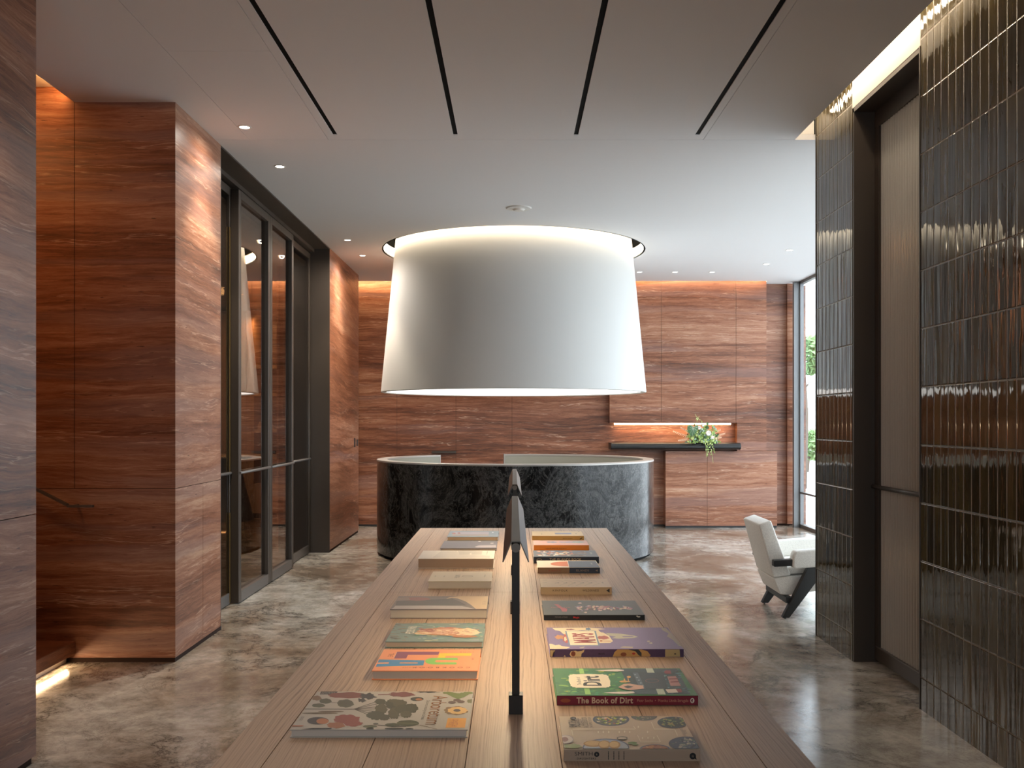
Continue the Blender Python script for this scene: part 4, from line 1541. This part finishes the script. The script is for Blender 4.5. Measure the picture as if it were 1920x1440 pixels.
b.ell('7A4A40', 1255, 230, 80, 22)
b.ell('2C3A3E', 1255, 230, 72, 18)
b.poly('B08078', [(1430, 180), (1530, 175), (1590, 290), (1470, 290)])
b.line('7A3038', 1450, 210, 1560, 205, 12)
b.line('7A3038', 1470, 245, 1570, 240, 12)
b.ell('8A2A30', 1430, 130, 36, 20)
b.poly('D8C8B8', [(1410, 330), (1530, 325), (1560, 368), (1440, 372)])
b.poly('8A2A30', [(1530, 325), (1590, 325), (1605, 365), (1560, 368)])
b.poly('8A2A30', [(1410, 110), (1470, 110), (1480, 150), (1425, 150)])
b.stext('D8B898', 'The Book of Dirt', 705, 456, 0.0235, bold=0.03, squeeze=0.88, track=1.08)
b.stext('C08A70', 'Piotr Socha  •  Monika Utnik-Strugala', 1378, 456, 0.0120, squeeze=0.80)
b.sell('9A4A28', 250, 455, 58, 24)
b.sell('E8DCC8', 1722, 455, 24, 30)
b.spoly('7A1028', [(1718, 432), (1730, 440), (1716, 456), (1728, 470), (1720, 476), (1706, 456)], lift=0.001)
b.done()

b = Book('R', 1031, 1282, 1232, 1217, 1176.5, '80709C', 'purple illustrated book with a boxed red title, fourth from the near end on the right', spine='46304E')
b.root['label'] = 'purple illustrated book with cream clouds and a boxed red title, right row'
b.frame(1020, 1165, 270 / 1920)
CR = 'EAD9B4'
b.poly(CR, [(110, 90), (290, 86), (600, 84), (820, 102), (720, 112), (760, 150), (640, 128), (500, 122), (420, 130), (330, 128), (300, 150), (330, 190), (270, 180), (210, 128), (150, 120)])
b.poly(CR, [(60, 300), (110, 302), (150, 320), (200, 312), (240, 330), (350, 345), (300, 366), (180, 380), (75, 380)])
b.poly(CR, [(690, 140), (790, 150), (870, 195), (900, 240), (920, 265), (880, 290), (740, 292), (700, 200)])
b.poly('B9B49A', [(820, 155), (1020, 165), (1200, 190), (1255, 208), (1200, 222), (1000, 232), (900, 225), (960, 205), (860, 190)])
b.poly('80709C', [(1040, 200), (1170, 197), (1200, 206), (1060, 212)])
b.poly('A89A8A', [(1560, 88), (1630, 95), (1700, 160), (1790, 230), (1850, 330), (1800, 330), (1720, 250), (1640, 200), (1660, 160), (1580, 120)])
b.ell('C98A50', 210, 210, 70, 26, 0.25, seed=5)
b.ell('C0503E', 300, 225, 45, 60, 0.35, seed=6)
b.ell(CR, 285, 235, 18, 30, 0.3)
b.poly('7A92A8', [(280, 128), (690, 126), (745, 325), (335, 325)])
b.poly('F4E6C6', [(300, 132), (670, 130), (722, 318), (352, 318)])
b.text('A83A30', 'MAPS', 548, 222, 0.105, bold=0.03, squeeze=0.62)
b.text('8A6A50', 'adventures in the mountains', 395, 230, 0.0075, squeeze=0.8)
b.ell('B86050', 790, 218, 78, 24, 0.15)
b.line('C08050', 745, 262, 900, 266, 7)
b.ell('C08050', 762, 262, 20, 12)
b.ell('5A7AA0', 590, 104, 36, 16, 0.2)
b.ell('8A4A50', 350, 108, 60, 8, 0.2)
b.ell('D8CDB0', 1395, 268, 22, 9, 0.3)
b.ell('D8CDB0', 1425, 290, 22, 9, 0.3)
b.poly('B0A08A', [(1010, 352), (1060, 332), (1190, 340), (1180, 360)])
b.poly('B0A89A', [(470, 350), (545, 335), (530, 355), (485, 362)])
b.spoly('B8A070', [(62, 385), (150, 385), (118, 420), (112, 478), (80, 478)])
b.spoly('C8AC7C', [(360, 400), (420, 392), (450, 402), (500, 395), (540, 372), (530, 410), (500, 430), (495, 476), (360, 476), (340, 440)])
b.sell('7A3A20', 390, 432, 30, 34, lift=0.0009)
b.spoly('C8AC7C', [(260, 478), (275, 450), (295, 470)])
b.stext('1E1018', 'MAPS', 768, 434, 0.0075, bold=0.01, squeeze=1.2)
b.spoly('B08850', [(915, 478), (940, 410), (980, 370), (1120, 366), (1300, 370), (1380, 400), (1420, 450), (1410, 478)])
b.sell('7A4020', 1060, 440, 40, 26, lift=0.0009)
b.spoly('2A2A28', [(1120, 368), (1260, 370), (1300, 420), (1300, 470), (1260, 450), (1220, 400)], lift=0.0009)
b.sell('A03020', 1195, 430, 22, 14, lift=0.0011)
b.spoly('B8A070', [(1615, 368), (1808, 372), (1815, 476), (1615, 476)])
b.sell('15120F', 1748, 434, 14, 8, lift=0.0009)
b.done()

b = Book('R', 1020, 1209, 1163, 1153, 1126, '4C4E4C', 'thin black book with a pink floral figure on its cover, right row', spine='0A0A0A')
b.frame(1000, 1110, 300 / 1920)
r_ = random.Random(9)
for i in range(110):
    t_ = r_.random()
    x = 520 + 660 * t_
    y = 195 + r_.gauss(0, 16) * (1.3 - t_)
    b.ell(r_.choice(['C9A890', 'E4CDA8', 'B0686A', 'A86A80', '8A3A40', '8A7A90', 'D8B8B0']), x, y, r_.uniform(10, 30), r_.uniform(3, 9), n=8, wob=0.25, seed=i)
b.text('B0504E', 'MONSTER', 330, 190, 0.018, rot='0')
b.poly('A0484C', [(250, 150), (300, 150), (345, 185), (410, 205), (400, 238), (345, 238), (330, 205), (290, 180)])
b.stext('6A6460', 'MEMORIES LISTENED', 335, 302, 0.0090, squeeze=0.62)
b.stext('C02020', 'Magic', 515, 305, 0.011, bold=0.01)
b.sell('D8D0C0', 1265, 297, 20, 8)
b.sell('D8D0C0', 1245, 290, 10, 8)
b.done()

FK = (980, 980, 200 / 1920)
b = Book('R', 1014, 1147, 1115, 1101, 1085, 'CBB392', 'tan paperback on wilderness with a line-drawn arrow pattern, right row', spine='B79A74')
b.frame(*FK)
for k in range(5):
    x = 600 + k * 150
    b.line('8A8068', x - 20, 1085 + 5, x + 50, 1078, 5)
    b.ell('7A6A50', x + 40, 1085, 14, 5)
    b.line('A89C80', x, 1035, x + 130, 1060, 5)
    b.line('A89C80', x + 60, 1135, x + 180, 1095, 5)
b.text('6A5A40', 'WILDERNESS', 1440, 1080, 0.010, squeeze=0.8)
b.line('9A8C70', 360, 1035, 440, 1035, 5)
b.line('9A8C70', 360, 1080, 440, 1080, 5)
b.stext('3A2A18', 'KINFOLK', 675, 1222, 0.0125, track=1.25, squeeze=1.15)
b.stext('3A2A18', 'WILDERNESS', 1225, 1222, 0.0125, squeeze=1.05)
b.spoly('1E1610', [(1505, 1222), (1565, 1185), (1565, 1260)])
b.done()

b = Book('R', 1008, 1125, 1075, 1064, 1051, 'F2E4CC', 'cream and navy paperback with an orange half sun on its cover, right row', spine='9A7650')
b.frame(*FK)
b.poly('3E4A60', [(815, 690), (1310, 690), (1400, 815), (842, 815)])
pts = [(800, 700), (828, 790)]
for i in range(13):
    a = R(90 + 180 * i / 12)
    pts.append((815 + 315 * math.cos(a), 742 + 46 * math.sin(a)))
b.poly('D8702C', [(800, 697), (826, 788)] + [(812 + 312 * math.cos(R(96 + 168 * i / 14)), 742 + 44 * math.sin(R(96 + 168 * i / 14))) for i in range(15)])
b.text('C9C4B8', 'KINFOLK ISLANDS', 1240, 738, 0.011, squeeze=0.7)
b.spoly('2C3644', [(842, 812), (1405, 812), (1405, 918), (842, 918)])
b.stext('B04A28', 'KINFOLK', 580, 862, 0.0125, track=1.2, squeeze=1.1)
b.stext('9A8468', 'ISLANDS', 1075, 862, 0.0150, squeeze=1.2)
b.spoly('9A8468', [(1310, 862), (1350, 842), (1350, 882)], lift=0.001)
b.done()

b = Book('R', 1001, 1123, 1056.5, 1044, 1032, '56606C', 'thick dark navy book with a swirling white and orange cover picture, right row', spine='141C2A')
b.frame(*FK)
r_ = random.Random(5)
for i in range(70):
    x, y = r_.uniform(280, 900), r_.uniform(512, 595)
    b.ell(r_.choice(['F0E8D8', 'D89868', 'E8C8A0', 'C06A50', 'A8B8C8', '6A4A50']), x, y, r_.uniform(14, 50), r_.uniform(3, 8), n=8, wob=0.3, seed=i)
for i in range(20):
    x, y = r_.uniform(900, 1150), r_.uniform(515, 595)
    b.ell(r_.choice(['7A5A4A', '8A7A70', '5A4A44']), x, y, r_.uniform(14, 50), r_.uniform(3, 8), n=8, wob=0.3, seed=i)
b.text('C9C4B8', 'THE ISLANDS BOOK', 1230, 550, 0.015, squeeze=0.6)
b.stext('C8B088', 'THE ISLANDS BOOK', 770, 664, 0.0195, squeeze=1.0, track=1.02)
b.sell('8A8068', 298, 662, 50, 16)
b.sell('141C2A', 298, 662, 38, 9, lift=0.001)
b.done()

b = Book('R', 1001, 1104.5, 1032, 1022, 1013.3, 'D8A8A0', 'pink covered book with a bright orange spine, right row', spine='C87820')
b.frame(*FK)
b.text('C06A60', 'S. S.', 340, 350, 0.02, rot='0')
b.ell('7A84A0', 530, 352, 100, 12, 0.2)
b.ell('A89AB0', 800, 352, 160, 14, 0.2)
b.ell('8AA0A0', 1000, 350, 120, 14, 0.2)
b.stext('3A2410', '★ HOUSE PARTY IN TUSCANY ★'.replace('★', '*'), 600, 466, 0.0085, squeeze=1.15, bold=0.01)
b.done()

b = Book('R', 998, 1095, 1013, 1004.8, 996, 'D6BC8C', 'mustard tan book with a small blue label, farthest in the right row', spine='B08A48')
b.frame(*FK)
b.poly('7A80A0', [(575, 183), (870, 183), (880, 210), (585, 210)])
for (x, y) in ((340, 205), (700, 142), (1010, 158), (960, 200)):
    b.ell('8A7A50', x, y, 14, 6)
b.stext('4A3418', 'tiles from the kitchen', 810, 282, 0.0075, squeeze=1.0)
b.spoly('3A2810', [(1020, 295), (1070, 265), (1075, 275), (1040, 300)])
b.done()

# --- left row, nearest first
b = Book('L', 543, 877, 1383.5, 1368, 1296.5, 'B9B2A6', 'large pale grey botanical book with leaves and a tree, nearest in the left row', pages=plain('cool_pages', (0.62, 0.56, 0.48), 0.8))
b.frame(540, 1285, 360 / 1920)
b.poly('2A2622', [(330, 62), (498, 62), (480, 92), (318, 92)])
b.text('B9B2A6', 'WELCOME', 405, 77, 0.014, rot='U')
b.ell('7A3A2C', 600, 100, 200, 30, 0.08)
b.ell('7A5A3C', 285, 128, 50, 24, 0.1)
GR = ['4A4A30', '54543A', '3E4028']
b.ell(GR[0], 375, 158, 62, 26, 0.06)
b.ell(GR[1], 305, 202, 66, 20, 0.06)
b.ell(GR[0], 575, 182, 84, 40, 0.08)
b.line('4A4234', 420, 170, 640, 190, 4)
b.line('40362A', 165, 238, 700, 240, 7)
for (x1_, y1_) in ((880, 165), (900, 185), (890, 215), (900, 238), (860, 262), (840, 285), (800, 295)):
    b.line('40362A', 660, 238, x1_, y1_, 5)
for (x, y, rx, ry) in ((925, 165, 55, 30), (930, 240, 60, 55), (880, 300, 90, 45), (1035, 190, 60, 50), (1060, 280, 60, 60), (1120, 180, 70, 38), (1150, 240, 80, 50), (1220, 230, 85, 48), (1180, 290, 60, 34), (960, 320, 60, 30), (1060, 155, 50, 18)):
    b.ell(rn.choice(['4C4A2C', '444428', '565232']), x, y, rx, ry, 0.13, seed=int(x))
b.ell('6A5A40', 320, 280, 180, 9)
b.ell('6A5A40', 430, 264, 130, 7)
b.ell('201A1C', 300, 356, 108, 38)
b.ell('B06A3C', 345, 360, 62, 28)
b.ell('8A3A2C', 590, 340, 130, 46, 0.14, seed=3)
b.ell('8A3A2C', 650, 385, 100, 26, 0.16, seed=4)
b.ell('9A5A34', 480, 400, 90, 30, 0.12)
b.ell('2A2A24', 800, 110, 80, 30, 0.3)
b.ell('2A2A24', 740, 150, 40, 20, 0.3)
b.ell('7A4038', 1140, 92, 130, 24, 0.14)
b.line('7A4038', 900, 96, 1030, 92, 6)
b.ell('3A3A24', 1290, 138, 66, 20)
b.ell('B0703C', 1310, 142, 36, 11)
b.ell('2E2A1E', 1400, 68, 110, 8, 0.3)
for a_ in range(-3, 4):
    b.ell('6A7A38', 1700 + a_ * 34, 96 - abs(a_) * 6, 52, 12, 0.12)
b.poly('6A7A38', [(1590, 90), (1830, 80), (1760, 120), (1700, 140), (1650, 120)])
for (x, y) in ((1640, 172), (1690, 150), (1730, 165)):
    b.ell('5A4030', x, y, 38, 14)
b.ell('6A6A3C', 1830, 160, 40, 20, 0.1)
b.ell('8A6A40', 1680, 255, 120, 44, 0.1, lobes=0)
for a_ in range(9):
    t_ = 2 * PI * a_ / 9
    b.ell('E0B46A', 1695 + 60 * math.cos(t_), 253 + 22 * math.sin(t_), 42, 13)
b.ell('4A3A3C', 1690, 253, 36, 13)
b.poly('E8A02C', [(1598, 330), (1785, 330), (1768, 426), (1575, 426)])
b.text('C9782A', 'SMITH', 1665, 378, 0.022)
b.text('C9782A', 'STREET', 1630, 378, 0.018)
b.ell('4A4E2C', 1200, 380, 112, 30, 0.05)
b.line('7A7A50', 1090, 378, 1310, 384, 4)
b.ell('4A4E2C', 1045, 398, 74, 19, 0.05)
b.ell('54583A', 820, 412, 72, 13, 0.06)
b.ell('3A3C24', 878, 386, 28, 7)
b.ell('2E3020', 820, 436, 40, 8)
b.ell('2E3020', 1060, 435, 96, 10)
b.ell('2E3020', 1215, 438, 40, 8)
b.line('7A6A50', 1320, 400, 1490, 440, 5)
b.line('4A4A38', 900, 400, 1180, 415, 4)
b.poly('1E1C18', [(125, 445), (250, 428), (440, 428), (430, 440), (300, 445)])
b.poly('B0603A', [(30, 402), (160, 402), (140, 414), (20, 414)])
b.text('5A3A22', 'Arboretum', 1482, 245, 0.060, bold=0.0, squeeze=0.95)
b.text('A86A2C', 'Arboretum', 1478, 245, 0.058, bold=-0.012, squeeze=0.98)
b.text('5A524A', 'Discover an amazing world of trees', 1375, 245, 0.014, squeeze=0.85)
b.text('5A524A', 'BOOK', 135, 335, 0.012)
b.done()

b = Book('L', 697, 896, 1275, 1257.5, 1217.5, 'F09A68', 'orange cookbook with large purple, yellow, blue and green letters, left row', pages=plain('grey_pages', (0.50, 0.45, 0.38), 0.8))
b.frame(690, 1210, 220 / 1920)
b.poly('8A4660', [(480, 104), (1170, 104), (1150, 156), (655, 156), (625, 216), (425, 216)])
b.poly('F4CC2C', [(1175, 130), (1700, 130), (1685, 172), (1275, 172), (1255, 202), (1140, 202)])
b.poly('3E86B4', [(180, 232), (925, 248), (905, 328), (128, 350)])
b.poly('F09A68', [(160, 284), (345, 280), (335, 300), (150, 305)])
b.poly('F09A68', [(525, 280), (815, 282), (810, 298), (515, 298)])
ul = []
for i in range(13):
    a = R(90 + 180 * i / 12)
    ul.append((1080 + 145 * math.cos(a), 260 - 54 * math.sin(a)))
b.poly('86C860', [(1465, 206)] + ul + [(1450, 314), (1448, 280), (1120, 280), (1090, 264), (1120, 242), (1470, 242)])
b.line('E8C8B0', 475, 108, 420, 212, 6)
b.text('A03C20', 'COOKBOOK', 1200, 362, 0.022, rot='U', bold=0.015, track=1.7)
b.text('C05C38', 'MELBOURNE', 780, 362, 0.013, rot='U', track=1.2)
b.text('A03C20', 'LUNE', 1615, 110, 0.014, rot='U', track=1.6)
b.text('A04A30', 'Lune', 1720, 222, 0.014)
b.text('7A3020', 'THE', 370, 160, 0.024)
b.done()

b = Book('L', 722, 905, 1215, 1203, 1168.5, '7C9088', 'blue-green book with a flame-like painted figure on its cover, left row', pages=plain('warm_pages', (0.60, 0.50, 0.38), 0.8))
b.frame(720, 1160, 200 / 1920)
r_ = random.Random(2)
for i in range(150):
    x, y = r_.uniform(120, 1800), r_.uniform(85, 400)
    pal = ['6A9A8A', '88A8A0', '5A7C98', 'A8B8A0', '4E8A7A', '8A94A8', 'C8C8A8'] if x > 560 else ['7A7466', '8A8272', '6C6A60']
    b.ell(r_.choice(pal), x, y, r_.uniform(30, 90), r_.uniform(4, 9), n=8, wob=0.2, seed=i)
b.ell('C88A60', 1150, 240, 560, 70, 0.08)
b.ell('D8A888', 1050, 235, 400, 48, 0.1)
b.ell('E8D0A8', 1480, 245, 240, 66, 0.08)
b.ell('B87850', 1450, 325, 230, 22, 0.15)
b.ell('A85A48', 800, 215, 170, 26, 0.2)
b.ell('E0C090', 700, 270, 160, 22, 0.15)
b.ell('C86A58', 1150, 170, 200, 10, 0.3)
for i in range(60):
    x = r_.uniform(650, 1700)
    b.ell(r_.choice(['E8C8A0', 'C88868', 'F0DCB8', 'B06A50', 'D8A080']), x, 240 + r_.gauss(0, 28), r_.uniform(20, 60), r_.uniform(3, 7), n=8, wob=0.3, seed=i)
b.text('EAE2D2', 'VAN GOGH', 480, 210, 0.045, bold=0.02, squeeze=0.55)
b.root['label'] = 'blue-green book with a flame-like painted shape on its cover, left row'
b.done()

b = Book('L', 731, 913, 1160, 1142.5, 1118, '7A706C', 'grey-brown book with a tan curved shape in its corner, left row')
b.frame(700, 1100, 240 / 1920)
b.poly('C9AE88', [(1090, 185), (1150, 155), (1300, 142), (1725, 142), (1700, 335), (1540, 335), (1460, 270), (1380, 220), (1270, 180), (1180, 168)])
b.poly('B0A8A4', [(300, 320), (330, 288), (800, 285), (1330, 290), (1520, 335), (260, 335)])
b.poly('5C5854', [(350, 215), (1180, 180), (1300, 225), (1400, 280), (330, 280)])
b.ell('94625A', 640, 185, 220, 26, 0.1)
b.poly('8C7A70', [(330, 170), (520, 160), (560, 200), (340, 212)])
b.text('B09A80', 'THE LINE', 1660, 240, 0.022)
b.done()

FL = (780, 980, 180 / 1920)
b = Book('L', 802, 921, 1103.7, 1090, 1071.5, 'D8CAB0', 'cream clothbound book with a small oval emblem, left row')
b.frame(*FL)
b.ell('A89878', 1030, 1070, 110, 16)
b.ell('D8CAB0', 1030, 1070, 92, 10)
b.text('5A4A38', 'THE ART OF', 850, 1070, 0.016)
b.text('5A4A38', 'SIMPLE FOOD', 800, 1075, 0.016)
b.text('8A7A60', 'notes', 570, 1072, 0.016)
b.text('9A8A70', 'volume', 390, 1070, 0.014)
b.text('8A7A60', 'collected essays', 1380, 1065, 0.012)
b.done()

b = Book('L', 783, 926, 1065.8, 1047.5, 1032.3, 'E6DED0', 'thick white jacketed book, largest of the far left row', pages=plain('tan_pages', (0.52, 0.38, 0.26), 0.8))
b.frame(*FL)
b.poly('C6C0B4', [(840, 568), (1330, 568), (1310, 640), (860, 640)])
b.poly('E6DED0', [(1075, 610), (1110, 600), (1110, 640), (1080, 640)])
b.line('3A342E', 1430, 570, 1415, 635, 6)
b.poly('D4CCC0', [(330, 700), (500, 570), (820, 570), (860, 640), (1480, 660), (1470, 700)])
b.done()

b = Book('L', 825, 931, 1033, 1028, 1014.3, '6E6A70', 'slim dark grey glossy book second from the far end, left row')
b.frame(*FL)
b.ell('F0ECE8', 1270, 374, 28, 8)
b.poly('B8B0B4', [(1180, 480), (1260, 455), (1600, 450), (1600, 495), (1200, 495)])
b.text('E8E4E0', 'VIEW', 1515, 412, 0.03)
b.done()

b = Book('L', 838, 934, 1014, 1006.5, 995.5, '8A9AA4', 'pale blue-grey book with a framed picture, farthest in the left row', pages=plain('tan_pages2', (0.56, 0.42, 0.28), 0.8))
b.frame(*FL)
b.poly('B0A8B0', [(760, 190), (1460, 185), (1450, 262), (720, 265)])
b.poly('A0948A', [(730, 235), (1450, 235), (1450, 262), (720, 265)])
b.ell('A8685C', 760, 215, 40, 14, 0.2)
b.ell('A8685C', 860, 210, 30, 14, 0.2)
b.ell('D8DCE0', 1535, 195, 18, 8)
b.done()
